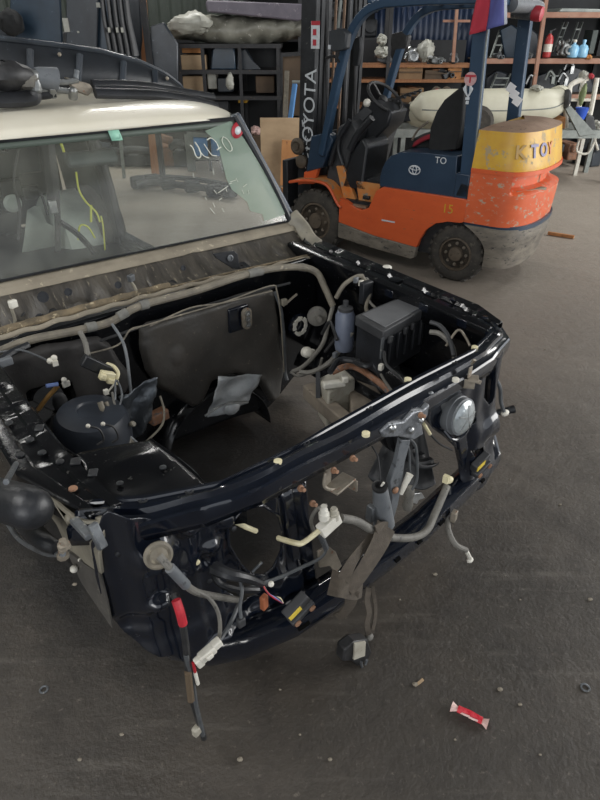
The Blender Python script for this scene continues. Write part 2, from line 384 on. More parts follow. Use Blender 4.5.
corr(200, lambda t, q: (-9 + .03 * (1 if int(t * 100) % 2 else 0), -7 + 19.4 * t, 6.2 * q)).build('wall_left', wm, kind='structure', smooth=False)
cm = mat('dark_roof_sheet', '4a4d4e', '55585a', rough=.8, scale=2)
# roof with one opening, shaped for the light and reflections
for i, (x0, x1, y0, y1) in enumerate(((-9, 11, -7, -1.2), (-9, 11, 9.6, 12.4), (-9, -6.2, -1.2, 9.6), (-2.8, 11, -1.2, 9.6), (-6.2, -2.8, 2.0, 9.6))):
    G().box(((x0 + x1) / 2, (y0 + y1) / 2, 6.25 + .02 * i), (x1 - x0, y1 - y0, .03)).build('ceiling', cm, kind='structure', smooth=False)
# ================================================================ THE CAR
car = thing('car', 'stripped black car body with white roof, engine and front end removed', 'car', (CAR.o.x, CAR.o.y, 0), TH)
def P3(p):
    """(u, v, axis, value) sight-line point or a plain (x, y, z)"""
    return cp(p[0], p[1], **{p[2]: p[3]}) if isinstance(p[2], str) else Vector(p)
def wire(name, pts, r, m, parent=None, n=7, sm=5, **k):
    return G().tube([P3(p) for p in pts], r, n, sm).build(name, m, parent or car, **k)
def pxy(pts, ax, val, i, j):
    out = []
    for (u, v) in pts:
        q = cp(u, v, **{ax: val}); out.append((q[i], q[j]))
    return out

# ---- upper radiator crossmember
inn = [(-.02, .10), (.10, .03), (.27, -.035), (.53, -.031), (.63, -.014), (1.09, .03), (1.36, .036), (1.53, .085), (1.60, .19)]
out_ = [(-.10, .06), (.03, -.03), (.19, -.085), (.345, -.105), (.67, -.095), (.95, -.085), (1.40, -.040), (1.60, .03), (1.69, .16)]
def lerp_path(P, t):
    Q = [Vector(p) for p in P]; x = t * (len(Q) - 1); k = min(int(x), len(Q) - 2); return Q[k].lerp(Q[k + 1], x - k)
prof = [(0, .80), (-.01, .862), (.05, .871), (.18, .871), (.22, .866), (.44, .866), (.48, .873), (.60, .873), (.66, .858), (.78, .853), (.93, .852), (1.0, .846), (1.02, .815), (.97, .79)]
def barfn(t, q):
    a, b = lerp_path(inn, t), lerp_path(out_, t); x = q * (len(prof) - 1); k = min(int(x), len(prof) - 2); f = x - k
    tt = prof[k][0] * (1 - f) + prof[k + 1][0] * f; z = prof[k][1] * (1 - f) + prof[k + 1][1] * f
    s = a[0] + (b[0] - a[0]) * tt; w_ = .004 * math.sin(t * 34) if .5 < q < .9 else 0
    return (s, a[1] + (b[1] - a[1]) * tt, z + w_)
bar = G().grid(barfn, 96, 13).build('radiator_crossmember', 'paint', car, solid=.004)
for (u, v, nm, mm) in ((278, 460, 'plug', 'ivory'), (366, 432, 'plug', 'ivory'), (408, 378, 'plug', 'ivory'), (475, 346, 'plug', 'ivory'), (456, 378, 'plug', 'white')):
    c = cp(u, v, z=.876); G().lathe(c - Vector((0, 0, .012)), (0, 0, 1), [(.012, 0), (.012, .010), (.009, .012), (.002, .0125)], 14).build('plug', mm, bar, label='round cream rubber plug in the front crossmember')
for (u, v) in ((333, 470), (352, 458), (300, 488), (420, 415), (312, 503)):
    c = cp(u, v, y=-.105); G().lathe(c, (0, -1, .25), [(.010, 0), (.010, .006), (.006, .007), (.006, .02), (.002, .021)], 8).build('bolt', 'rustbolt', bar)
for t in (.12, .2, .42, .55, .7, .82):
    p = barfn(t, .3); G().lathe((p[0], p[1], .862), (0, 0, 1), [(.012, 0), (.012, .006), (.006, .0065), (.006, .001)], 12).build('bolt_hole', 'plastic', bar)

# ---- left headlamp panel (pressed sheet)
o1 = pxy([(112, 516), (107, 522), (98, 556), (104, 592), (113, 624), (130, 641), (145, 650), (170, 651), (192, 662), (215, 650), (245, 640), (275, 618), (300, 598), (297, 560), (286, 500), (262, 492), (240, 500), (190, 512), (150, 518)], 'y', -.03, 0, 2)
hA = pxy([(243, 507), (262, 505), (277, 514), (282, 530), (280, 550), (272, 566), (262, 574), (250, 574), (238, 562), (228, 545), (226, 528), (232, 514)], 'y', -.03, 0, 2)
hB = pxy([(226, 580), (236, 575), (252, 582), (254, 592), (240, 596), (228, 592)], 'y', -.03, 0, 2)
hC = pxy([(226, 572), (240, 570), (258, 582), (256, 596), (236, 596), (224, 588)], 'y', -.03, 0, 2)
def ctr(u, v): q = cp(u, v, y=-.03); return q[0], q[2]
BL = [(156, 553, .056, .052, .026), (192, 522, .042, .026, .030), (224, 518, .024, .034, .026), (158, 600, .028, .024, .032), (180, 578, .016, .016, .016), (205, 560, .022, .022, -.012), (250, 598, .06, .03, -.012), (215, 632, .06, .02, .02), (140, 625, .06, .03, -.012), (210, 545, .03, .02, .014)]
BLc = [(*ctr(u, v), a, b, h) for u, v, a, b, h in BL]
def reliefL(a, b):
    h = 0
    for (x, z, rx, rz, hh) in BLc: h += bumpf(a, b, x, z, rx, rz, hh, 1.9)
    h += .022 / (1 + math.exp((b - .42) * 80)) ; h += -.05 * max(0, (.02 - a) / .08)
    return Vector((a, -.035 - h - .004 * math.sin(a * 90), b))
pl = stamped(G(), o1, [hA, hB], reliefL, .0075).build('headlamp_panel', 'paint', car, solid=.003, subdiv=1)
for hh in (hA,):
    G().tube([reliefL(*p) for p in hh] + [reliefL(*hh[0])], .005, 6).build('hole_flange', 'paint', pl)
rb = G(); q = cp(158, 555, y=-.078); rb.lathe(q, (-.15, -1, .35), [(.036, 0), (.036, .005), (.030, .009), (.022, .008), (.018, .014), (.012, .02), (.009, .03)], 24).build('grommet', 'hose_tan', pl, label='grey rubber grommet')
for (u, v) in ((197, 562), (209, 580), (262, 640), (122, 559), (232, 527)):
    c = reliefL(*ctr(u, v)); G().lathe(c + Vector((0, .002, 0)), (0, -1, .2), [(.008, 0), (.008, .004), (.003, .006)], 10).build('plug', 'ivory' if u in (197,) else 'plastic', pl)

# ---- central hood latch post
po = G()
def post(px0, px1, r0, wd, dp, m, nm):
    a, b = cp(*px0, y=r0), cp(*px1, y=r0); g = G()
    for k, (dx, dd) in enumerate(((0, 0), (wd * .5, -dp), (wd, 0))):
        pass
    sh = [(-.5, 0), (-.36, -1), (-.12, -1), (0, -.35), (.12, -1), (.36, -1), (.5, 0)]
    return g.grid(lambda t, q: (lambda f: (a.lerp(b, t) + Vector((f[0] * wd, f[1] * dp, 0))))((lambda x: (sh[min(int(x), 5)][0] * (1 - (x - min(int(x), 5))) + sh[min(int(x), 5) + 1][0] * (x - min(int(x), 5)), sh[min(int(x), 5)][1] * (1 - (x - min(int(x), 5))) + sh[min(int(x), 5) + 1][1] * (x - min(int(x), 5))))(q * 6)), 14, 6).build(nm, m, car, solid=.003, autoangle=20)
post((292, 484), (308, 612), -.03, .105, .014, 'paint', 'latch_support_post')

# ---- right headlamp panel
o2 = pxy([(425, 402), (450, 388), (499, 356), (504, 345), (500, 362), (496, 385), (494, 420), (494, 452), (490, 462), (480, 480), (462, 492), (457, 478), (459, 452), (445, 438), (432, 428), (418, 412)], 'y', -.02, 0, 2)
hD = pxy([(486, 366), (491, 361), (494, 368), (493, 398), (488, 404), (484, 398)], 'y', -.02, 0, 2)
hE = pxy([(440, 405), (455, 394), (472, 402), (474, 420), (462, 432), (446, 428)], 'y', -.02, 0, 2)
hF = pxy([(466, 448), (480, 444), (484, 454), (474, 462)], 'y', -.02, 0, 2)
def reliefR(a, b):
    h = bumpf(a, b, 1.52, .52, .10, .06, .03, 1.6) + bumpf(a, b, 1.40, .45, .05, .12, .025, 1.6) + .03 / (1 + math.exp((b - .34) * 60)) + .003 * math.sin(a * 70)
    return Vector((a, -.025 - h + .22 * max(0, a - 1.5), b))
pr_ = stamped(G(), o2, [hD, hE, hF], reliefR, .009).build('headlamp_panel', 'paint', car, solid=.003, subdiv=1)
# outer corner return of the right panel down the side
G().grid(lambda t, q: Vector((1.55 + .05 * q + .02 * t, .02 + .14 * q, .80 - .50 * t)), 6, 4).build('corner_bracket', 'paint', car, solid=.004)
# battered bracket on the bar
g = G(); A = cp(470, 372, y=-.06); g.box(A, (.024, .005, .04), .2); g.box(A + Vector((.008, -.012, -.024)), (.05, .036, .006), .7); g.box(A + Vector((-.014, -.015, -.036)), (.005, .036, .034), .7); g.box(A + Vector((.02, -.02, -.034)), (.03, .02, .014), Matrix.Rotation(.5, 3, 'Y')); g.tube([A + Vector((0, 0, .03)), A + Vector((0, -.012, .05)), A + Vector((-.015, -.012, .055))], .005, 6)
g.build('hood_stop_bracket', 'pale_rust', car, smooth=False, bevel=.002)

# ---- round lamp in the right panel
la = thing_lamp = None
c0 = cp(447, 411, y=-.0); ax = Vector((.05, -1, .12)).normalized()
lamp = G().lathe(c0, ax, [(.02, -.05), (.055, -.045), (.066, -.02), (.068, .03), (.072, .032), (.072, .05), (.069, .052), (.069, .07), (.064, .072)], 32).build('fog_lamp', 'grey_plastic', car)
G().lathe(c0 + ax * .066, ax, [(.064, 0), (.062, .010), (.050, .018), (.03, .022), (.002, .024)], 32).build('lens', 'lens', lamp)
for k in range(5):
    a = k * 1.2566; u_ = ax.orthogonal().normalized(); w_ = ax.cross(u_)
    G().beam(c0 + ax * .089, c0 + ax * .086 + (u_ * math.cos(a) + w_ * math.sin(a)) * .05, .003, .003, ax).build('lens_rib', 'alu', lamp)
G().tube([c0 + ax * .02 + Vector((-.06, -.02, -.04)), c0 + ax * .05 + Vector((-.03, -.02, -.085)), c0 + ax * .05 + Vector((.05, -.01, -.08)), c0 + ax * .03 + Vector((.085, 0, -.02))], .008, 8, 5).build('lamp_bracket', 'paint', car)

# ---- curved inner duct behind the lamp
def duct(t, q):
    a = math.radians(175 + 90 * t); rr = .155 + .012 * (math.sin(q * 22) > 0)
    return Vector((1.27 + rr * math.cos(a) * 1.25, .02 + .16 * q, .60 + rr * math.sin(a) * 1.15))
G().grid(duct, 16, 30).build('inner_splash_liner', 'plastic', car, solid=.004)
_q = [cp(*p, z=.42) for p in ((368, 468), (390, 430), (424, 428), (438, 470))]; _q[3].z = .36; _q[0].z = .38
G().grid(lambda t, q: (_q[0].lerp(_q[3], t)).lerp(_q[1].lerp(_q[2], t), q) + Vector((0, 0, -.05 * math.sin(math.pi * t) * (1 - q) - .02 * math.sin(t * 9))), 16, 10).build('splash_shield', 'plastic_dusty', car, solid=.006)
G().beam(cp(470, 492, y=-.02), cp(458, 430, y=-.02), .05, .03, (0, 1, 0)).build('side_post', 'paint', car, bevel=.006)

# ---- lower crossmember: bowed box beam with slots and bolts
lo_b = [(.07, .03), (.16, -.07), (.26, -.115), (.43, -.150), (.63, -.150), (.85, -.140), (1.08, -.120), (1.40, -.065), (1.62, -.02), (1.70, .07)]
def lowfn(t, q):
    p = lerp_path(lo_b, t); d = (lerp_path(lo_b, min(1, t + .02)) - lerp_path(lo_b, max(0, t - .02))).normalized(); nrm = Vector((-d.y, d.x))
    pr2 = [(.09, .315), (.055, .322), (.015, .318), (.0, .308), (-.004, .28), (.0, .245), (.006, .228), (.03, .218), (.09, .218)]
    x = q * (len(pr2) - 1); k = min(int(x), len(pr2) - 2); f = x - k
    o = pr2[k][0] * (1 - f) + pr2[k + 1][0] * f; z = pr2[k][1] * (1 - f) + pr2[k + 1][1] * f
    e = .03 * max(0, t - .85) / .15
    return (p.x + nrm.x * o, p.y + nrm.y * o, z + e)
low = G().grid(lowfn, 72, 8).build('lower_crossmember', 'paint', car, solid=.004)
for t in (.33, .56, .62, .68, .80):
    p = Vector(lowfn(t, .5)); p2 = Vector(lowfn(t + .012 * (2 if t in (.33,) else 1), .5)); d = (p2 - p)
    G().tube([p - Vector((0, .002, 0)), p2 - Vector((0, .002, 0))], .008, 10, flat=.5).build('slot', mat('slot_black', '030303', rough=.95, spec=.1), low)

# ---- left inner tray behind the headlamp panel, with a pocket
tr = pxy([(62, 462), (80, 452), (110, 446), (150, 440), (178, 462), (207, 486), (246, 484), (262, 478), (238, 492), (190, 503), (150, 512), (122, 513), (95, 495), (75, 480)], 'z', .84, 0, 1)
hp = pxy([(180, 498), (192, 491), (215, 486), (240, 483), (246, 487), (225, 494), (200, 501)], 'z', .84, 0, 1)
def trf(a, b): return Vector((a, b, .842 - .004 * bumpf(a, b, .12, .14, .07, .06, 1, 2) - .02 * max(0, b - .2) + .006 * bumpf(a, b, .15, .22, .05, .03, 1, 1)))
tray = stamped(G(), tr, [hp], trf, .008).build('headlamp_tray', 'paint_in', car, solid=.004)
G().grid(lambda t, q: Vector((.20 + .13 * t, -.05 + .07 * (1 - t) - .0 * q, .84 - .14 * q)) , 4, 3).build('tray_pocket', 'paint_in', car, solid=.003)
for (u, v) in ((120, 484), (98, 491), (163, 468), (160, 500), (207, 497)):
    c = cp(u, v, z=.845); G().lathe(c, (0, 0, 1), [(.010, 0), (.010, .004), (.004, .005)], 8).build('bolt', 'rustbolt' if u < 110 else 'plastic', tray)

# ---- left rail top
def railL(t, q):
    so = -.135 + .09 * max(0, 1 - t * 5); si = .005 + .03 * max(0, 1 - t * 4); r = .04 + 1.35 * t
    pr3 = [(-.02, .80), (0, .868), (.06, .872), (.3, .872), (.36, .866), (.62, .866), (.68, .872), (.95, .872), (1.0, .86), (1.0, .80)]
    x = q * 9; k = min(int(x), 8); f = x - k; a = pr3[k][0] * (1 - f) + pr3[k + 1][0] * f; z = pr3[k][1] * (1 - f) + pr3[k + 1][1] * f
    b = .0025 * (math.sin(r * 42) > .55) if .3 < a < .7 else 0
    return Vector((so + (si - so) * a, r, z - b))
rl = G().grid(railL, 110, 9).build('left_apron_rail', 'paint_dusty', car, solid=.003)
for (u, v, mm) in ((73, 489, 'rustbolt'), (42, 453, 'plastic'), (9, 423, 'plastic'), (60, 462, 'plastic'), (30, 440, 'plastic'), (20, 455, 'plastic')):
    c = cp(u, v, z=.873); G().lathe(c, (0, 0, 1), [(.012, 0), (.011, .004), (.005, .005)], 8).build('bolt', mm, rl)
for (u, v, L_) in ((70, 462, .07), (88, 473, .06), (35, 428, .06)):
    c = cp(u, v, z=.874); G().beam(c, c + Vector((L_ * .35, -.012, .0)), .03, .006).build('clip_plate', 'plastic', rl, bevel=.003)
# cream outer flange and dusty outer side of the wheel arch
fl = [cp(*p, z=.855) for p in ((-30, 418), (0, 446), (25, 474), (48, 495), (70, 514), (84, 522), (104, 522))]
G().tube(fl, .0065, 6, 4).build('outer_flange', 'liner', car)
side = [cp(u, v, y=y) for u, v, y in ((30, 478, .45), (50, 496, .30), (70, 512, .14), (106, 520, .0), (98, 556, -.01), (101, 575, .0), (86, 566, .12), (68, 552, .22), (56, 524, .30), (40, 502, .40))]
G().prism(side, (.012, .004, 0)).build('wheel_arch_side', 'liner', car, bevel=.003)
G().grid(lambda t, q: Vector((-.09 + .05 * q, .10 + 1.2 * t, .85 - (.12 + .10 * (1 - t)) * q)), 20, 4).build('wheel_arch_liner', 'liner', car, solid=.003)
lw = G().prism([cp(u, v, y=y) for u, v, y in ((66, 550, .22), (84, 564, .12), (100, 574, .0), (107, 602, -.01), (112, 628, -.01), (98, 608, .06), (82, 584, .14))], (.006, .006, 0)).build('arch_lower_plate', mat('arch_dusty', '55524d', '3f3d3a', rough=.6, scale=9, c3='7b766b', thr3=.6, s3=20), car)
for (u, v, mm, rr) in ((74, 569, 'white', .011), (86, 566, 'rustbolt', .012), (80, 560, 'white', .006), (70, 518, 'liner', .014), (84, 528, 'grey_metal', .009)):
    G().ball(cp(u, v, y=.15 if v > 540 else .10), rr, 10, 6).build('bolt', mm, car)
for (a, b) in (((74, 520), (90, 537)), ((92, 524), (103, 548))): G().beam(cp(*a, x=-.10), cp(*b, x=-.095), .02, .014).build('arch_bracket', 'grey_metal', car, bevel=.003)
# suspension arm / air canister hanging at the left
cn = G().lathe(cp(-26, 492, x=-.24), (cp(44, 512, x=-.14) - cp(-26, 492, x=-.24)), [(.03, -.02), (.044, 0), (.048, .03), (.050, .20), (.046, .23), (.036, .25), (.02, .26), (.005, .262)], 24).build('air_canister', 'plastic', car, bevel=.0)
G().tube([cp(8, 524, x=-.17), cp(20, 540, x=-.17), cp(45, 553, x=-.15), cp(63, 554, x=-.13)], .007, 8, 5).build('brake_pipe', 'grey_metal', car)
G().tube([cp(16, 512, x=-.15), cp(40, 538, x=-.15), cp(58, 548, x=-.13)], [.03, .018], 12, 5).build('control_arm', 'plastic', car)
G().tube([cp(6, 482, x=-.2), cp(16, 464, x=-.15)], .006, 8).build('prop_stud', 'grey_metal', car)
for (u, v) in ((64, 546), (63, 556)): G().lathe(cp(u, v, x=-.13), (0, 0, 1), [(.014, -.004), (.014, .006), (.008, .008), (.008, .018)], 8).build('nut', 'pale_rust', car)
# inner wing, left
def apronL(t, q):
    r = .02 + 1.13 * t; s = .01 + .05 * q + .09 * q * q + .14 * max(0, q - .5); z = .85 - .38 * q
    s += .05 * bumpf(r, z, .30, .75, .1, .1, 1, 2)
    return Vector((s, r, z))
G().grid(apronL, 40, 16).build('inner_wing', 'paint_in', car, solid=.004)
# strut tower
tw = G().lathe((.20, .80, .42), (.05, -.10, 1), [(.15, -.15), (.145, 0), (.138, .18), (.13, .24), (.115, .265), (.07, .28), (.05, .282), (.045, .274), (.03, .274)], 32).build('strut_tower', mat('tower_grey_paint', '23272e', '30353d', rough=.4, c3='4a4c50', thr3=.63, s3=12), car)
for (u, v) in ((88, 426), (103, 424)):
    a = cp(u, v, y=.62); G().tube([a, a + Vector((.03, -.01, -.02)), a + Vector((.035, -.02, -.06)), a + Vector((.01, -.02, -.07))], .004, 6, 5).build('brake_line_clip', 'wire', car); G().ball(a, .008).build('clip_end', 'white', car)
G().tube([cp(61, 455, y=.78), cp(64, 440, y=.86), cp(72, 415, y=.92), (cp(92, 398, y=.98))], .012, 8, 5).build('tower_flange', 'paint_in', car)
G().beam(cp(100, 456, z=.7), cp(108, 449, z=.72), .008, .008).build('stud', 'white', car)

# ---- right rail and inner wing
def railR(t, q):
    r = .10 + 1.25 * t; so = 1.70 - .06 * max(0, 1 - t * 8); si = 1.545 - .01 * t
    x = q * 9; k = min(int(x), 8); f = x - k; pr3 = [(-.02, .78), (0, .868), (.06, .872), (.3, .872), (.36, .864), (.62, .864), (.68, .876), (.95, .878), (1.0, .87), (1.0, .79)]
    a = pr3[k][0] * (1 - f) + pr3[k + 1][0] * f; z = pr3[k][1] * (1 - f) + pr3[k + 1][1] * f
    b = .008 * (math.sin(r * 30) > .5) if .3 < a < .75 else 0
    return Vector((si + (so - si) * a, r, z - b + .035 * t))
rr_ = G().grid(railR, 100, 9).build('right_apron_rail', 'paint_dusty', car, solid=.003)
for (u, v, mm, r_) in ((387, 266, 'white', .022), (395, 277, 'paint_in', .03), (428, 294, 'paint', .012), (452, 300, 'paint', .012), (350, 259, 'rustbolt', .01), (372, 268, 'rustbolt', .01), (485, 318, 'paint', .012)):
    c = cp(u, v + (3 if r_ > .02 else 0), z=.885); G().lathe(c, (0, 0, 1), [(r_, 0), (r_, .012 if r_ == .022 else .004), (r_ * .7, .016 if r_ == .022 else .005), (r_ * .2, .017 if r_ == .022 else .005)], 14).build('plug' if r_ > .02 else 'bolt', mm, rr_)
for r in (.22, .42, .62, .80, .98):
    G().box((1.545, r, .855), (.012, .05, .035)).build('rail_tab', 'paint', rr_, bevel=.003)
def apronR(t, q):
    r = .06 + 1.1 * t; z = .87 - .50 * q; s = 1.545 + .03 * math.sin(q * 3) - .02 * bumpf(r, z, .75, .7, .12, .1, 1, 2) - .22 * max(0, q - .75)
    return Vector((s, r, z + .03 * t))
G().grid(apronR, 40, 14).build('inner_wing', 'paint_in', car, solid=.004)
G().tube([cp(430, 322, y=.3), cp(440, 326, y=.26), cp(449, 338, y=.20), cp(454, 356, y=.14)], .009, 8, 5).build('wing_brace', 'plastic_dusty', car)
wire('hose', [(430, 332, 'y', .28), (440, 334, 'y', .24), (452, 346, 'y', .18), (455, 362, 'y', .14)], .010, 'hose')
wire('cable', [(446, 346, 'y', .2), (458, 330, 'y', .18), (466, 338, 'y', .15), (470, 346, 'y', .12)], .005, 'pale_rust')

# ---- firewall
fw = [(-.02, .80), (-.02, .62), (.25, .30), (.55, .10), (1.25, .10), (1.56, .35), (1.58, .85), (1.5, .885), (.8, .875), (.1, .86)]
def fwf(a, b): return Vector((a, 1.16 + .05 * bumpf(a, b, .85, .05, .35, .25, 1, 2), b))
G_fw = stamped(G(), fw, [ell(*((lambda q: (q[0], q[2]))(cp(52, 402, y=1.12))), .062, .06)], fwf, .02)
firewall = G_fw.build('firewall', 'paint_in', car, solid=.004)
# floor tunnel seen as a dark arch under the mat
tg = G(); tg.grid(lambda t, q: Vector((.92 + (.30 - .04 * q) * math.cos(math.pi * t), 1.10 + .9 * q, .05 + .30 * math.sin(math.pi * t))), 20, 6); tg.build('tunnel', 'paint_in', car, solid=.004)
# insulation mats
m1 = pxy([(147, 372), (141, 350), (142, 330), (150, 324), (200, 309), (268, 288), (277, 292), (282, 330), (286, 372), (283, 398), (272, 404), (260, 384), (235, 376), (215, 383), (205, 402), (196, 410), (178, 400), (160, 390)], 'y', 1.08, 0, 2)
def m1f(a, b):
    d = near_seg((a, b), [m1])[0]; h = min(1, d / .02) ** .5 * .03
    h += .01 * bumpf(a, b, .72, .62, .03, .04, 1, 2) - .012 * bumpf(a, b, .95, .55, .1, .1, 1) + .006 * math.sin(a * 25) * math.sin(b * 21)
    return Vector((a, 1.11 - h, b))
mat1 = stamped(G(), m1, [], m1f, .012).build('insulation_mat', 'mat_felt', car, solid=.003, subdiv=1)
m2 = pxy([(-12, 366), (40, 348), (100, 338), (112, 345), (122, 362), (135, 378), (128, 395), (112, 398), (92, 402), (76, 415), (66, 432), (60, 452), (40, 438), (22, 430), (5, 405), (-12, 396)], 'y', 1.06, 0, 2)
hw = pxy([(26, 393), (31, 389), (66, 380), (71, 382), (76, 396), (75, 404), (68, 408), (45, 418), (35, 418), (29, 408)], 'y', 1.06, 0, 2)
def m2f(a, b):
    d = near_seg((a, b), [m2])[0]; h = min(1, d / .018) ** .5 * .03; return Vector((a, 1.09 - h + .005 * math.sin(a * 40), b))
mat2 = stamped(G(), m2, [hw], m2f, .009).build('insulation_mat', mat('insulator_left', '211f1f', '2d2b29', rough=.7, scale=6, bump=.3), car, solid=.004, subdiv=1)
wire('bulkhead_wire', [(38, 410, 'y', 1.02), (47, 398, 'y', 1.01), (58, 386, 'y', 1.0)], .009, mat('amber_hose', '8a6a3c', rough=.5))
G().ball(cp(60, 402, y=1.05), (.03, .012, .045)).build('bulkhead_plug', 'plastic_dusty', car)
G().tube([cp(46, 386, y=.99), cp(58, 384, y=.99)], .008, 8).build('connector', 'blue_wire', car); G().box(cp(66, 384, y=.99), (.03, .012, .024), .2).build('connector', 'white', car, bevel=.003); G().ball(cp(64, 380, y=.985), .011).build('connector_cap', 'white', car)
# black panel & detail right of the big mat
G().tube([cp(275, 292, y=1.05), cp(281, 310, y=1.05), cp(284, 340, y=1.05), cp(285, 370, y=1.04), cp(287, 380, y=1.02)], .009, 8, 5).build('hose', 'wire_grey', car)
for (u, v, nm) in ((246, 318, 'valve_flange'),):
    c = cp(u, v, y=1.06); G().box(c + Vector((-.03, .03, 0)), (.11, .04, .12)).build('valve_block', 'paint', car, bevel=.006)
    f = G().tube([c + Vector((0, -.004, -.034)), c + Vector((0, -.004, .034))], .0 + .026, 18, flat=.5); f = G()
    f.prism([c + Vector((math.cos(a) * .026, 0, math.sin(a) * .026 + (.026 if math.sin(a) > 0 else -.026))) for a in [2 * math.pi * k / 24 for k in range(24)]], (0, -.012, 0)).build(nm, 'pale_rust', car, bevel=.002)
    for dz in (-.028, 0, .028): G().lathe(c + Vector((0, -.014, dz)), (0, -1, 0), [(.013, 0), (.013, .006), (.008, .0062), (.008, -.002)], 14).build('port', 'alu', car)
c = cp(298, 325, y=1.08); G().lathe(c, (0, -1, 0), [(.062, .0), (.060, .008), (.05, .010), (.046, .004), (.03, .003)], 24).build('steering_grommet', 'paint', car)
rg = G()
for k in range(20):
    if k in (3, 11): continue
    a = k * math.pi / 10; b = (k + 1) * math.pi / 10; rg.beam(c + Vector((math.cos(a) * .036, -.018, math.sin(a) * .042)), c + Vector((math.cos(b) * .036, -.018, math.sin(b) * .042)), .014 + .004 * (k % 3), .008, (0, 1, 0))
rg.build('white_ring', 'white', car)
G().lathe(cp(317, 316, y=.98), (-.5, -1, .1), [(.03, -.03), (.045, -.015), (.05, 0), (.048, .012), (.03, .016), (.012, .018), (.012, .06)], 24).build('brake_booster_disc', 'hose', car)
g = G(); c = cp(305, 352, y=.95); g.lathe(c, (0, -1, .3), [(.026, 0), (.028, .02), (.02, .03), (.022, .04), (.01, .045)], 14); g.box(c + Vector((.03, -.02, -.01)), (.02, .02, .04)); g.build('valve', 'white', car)
G().beam(cp(283, 306, y=1.03), cp(297, 294, y=1.0), .008, .008).build('bracket_arm', 'pale_rust', car); G().box(cp(284, 302, y=1.03), (.03, .02, .03)).build('bracket_block', 'liner', car, bevel=.003)

# ---- cowl: dusty pressed panel, lip, foam strip, glass seal
def cowlf(t, q):
    s = -.12 + 1.76 * t; lip_r = 1.17 + .05 * math.sin(t * 3) ; r = lip_r + (1.43 - lip_r) * q; z = .872 + (.93 - .872) * q ** 1.5 - .035 * math.sin(q * math.pi)
    h = .016 * math.sin(s * 48) * (1 if s < .75 else .3) * math.sin(q * math.pi); h -= .03 * bumpf(s, q, .19, .55, .035, .25, 1) + .03 * bumpf(s, q, .45, .7, .06, .15, 1) + .03 * bumpf(s, q, 1.23, .6, .05, .25, 1, 2); h += .018 * bumpf(s, q, 1.02, .55, .05, .4, 1, 2) + .02 * bumpf(s, q, 1.5, .6, .05, .25, 1, 2)
    return Vector((s, r, z + h))
cowl = G().grid(cowlf, 170, 24).build('cowl_panel', 'cowl', car, solid=.004)
c = Vector(cowlf((1.23 + .12) / 1.76, .55)); g = G().prism([c + Vector(p) for p in ((-.05, .03, .02), (.045, .03, .02), (.05, .01, .01), (.045, -.075, -.005), (.03, -.08, -.005), (-.055, .012, .01))], (0, 0, .006)); g.build('vent_frame', 'plastic', car, bevel=.003); G().lathe(c + Vector((0, -.01, .016)), (0, -.4, 1), [(.018, 0), (.018, .004), (.012, .005), (.01, -.004)], 14).build('vent_hole', 'wire', car)
for (s, q) in ((.19, .3), (.19, .75), (.30, .4), (.62, .5), (.85, .45)):
    c = Vector(cowlf((s + .12) / 1.76, q)); G().lathe(c + Vector((0, 0, .002)), (0, -.7, 1), [(.020, 0), (.018, .002), (.014, -.004)], 14).build('cowl_hole', 'wire', car)
G().grid(lambda t, q: Vector((-.12 + 1.74 * t, 1.145 + .05 * math.sin(t * 3) + .03 * q + .004 * math.sin(t * 60), .868 + .014 * math.sin(q * 3.14) + .003 * math.sin(t * 90))), 90, 4).build('cowl_lip', 'seal', car, solid=.004)
G().tube([Vector(cowlf(t / 20 * .52 + .0, .02)) + Vector((0, .012, .014 + .004 * (t % 2))) for t in range(21)], .016, 8, 3, flat=.6).build('foam_strip', 'foam', car)
G().tube([Vector(cowlf(.52 + .46 * t / 16, .02)) + Vector((0, .0, .010)) for t in range(17)], .006, 6, 2).build('foam_strip', 'foam', car)
def sealf(t, q):
    s = -.12 + 1.78 * t; r = 1.425 + .075 * q - .03 * max(0, t - .9) * 10 * .3; z = .925 + .04 * q + .008 * (1 if .25 < q < .55 else 0)
    return Vector((s, r, z))
G().grid(sealf, 60, 10).build('windscreen_seal', 'seal', car, solid=.004)
G().tube([Vector((-.12, 1.497, .972)), Vector((.8, 1.497, .972)), Vector((1.655, 1.485, .970))], .006, 6).build('black_seal_line', 'plastic', car)
G().prism([cp(u, v, y=1.27) for u, v in ((213, 254), (234, 251), (238, 254), (240, 267), (233, 269), (216, 258))], (0, .01, 0)).build('vent_frame', 'plastic', car, bevel=.003); G().lathe(cp(230, 258, y=1.268), (0, -1, .1), [(.016, 0), (.016, .004), (.011, .005), (.010, -.004)], 14).build('vent_hole', 'grey_metal', car)
for (u, v, r_) in ((43, 297, .022), (40, 318, .018), (68, 292, .016), (118, 285, .015), (183, 268, .012)):
    G().lathe(cp(u, v, y=1.25), (0, -1, .35), [(r_, 0), (r_ * 1.0, .003), (r_ * .75, .003), (r_ * .7, -.01)], 16).build('cowl_hole', 'paint_in', car)
# clips lying on the cowl
for (pts) in ([(9, 300), (12, 310), (15, 320), (14, 330)], [(128, 280), (133, 284), (137, 292)]):
    G().tube([cp(u, v, y=1.24) for u, v in pts], .006, 6, 3).build('clip_strap', 'liner', car)
for (u, v) in ((13, 304), (14, 333), (131, 278)): G().box(cp(u, v, y=1.22), (.03, .02, .03), .4).build('clip', 'white' if u < 100 else 'grey_metal', car, bevel=.004)
# right cowl corner
G().tube([Vector((1.67, 1.50, .985)), Vector((1.685, 1.42, .94)), Vector((1.67, 1.33, .905)), Vector((1.66, 1.25, .90))], [.05, .028], 10, 4, flat=.5).build('cowl_corner', 'liner', car)

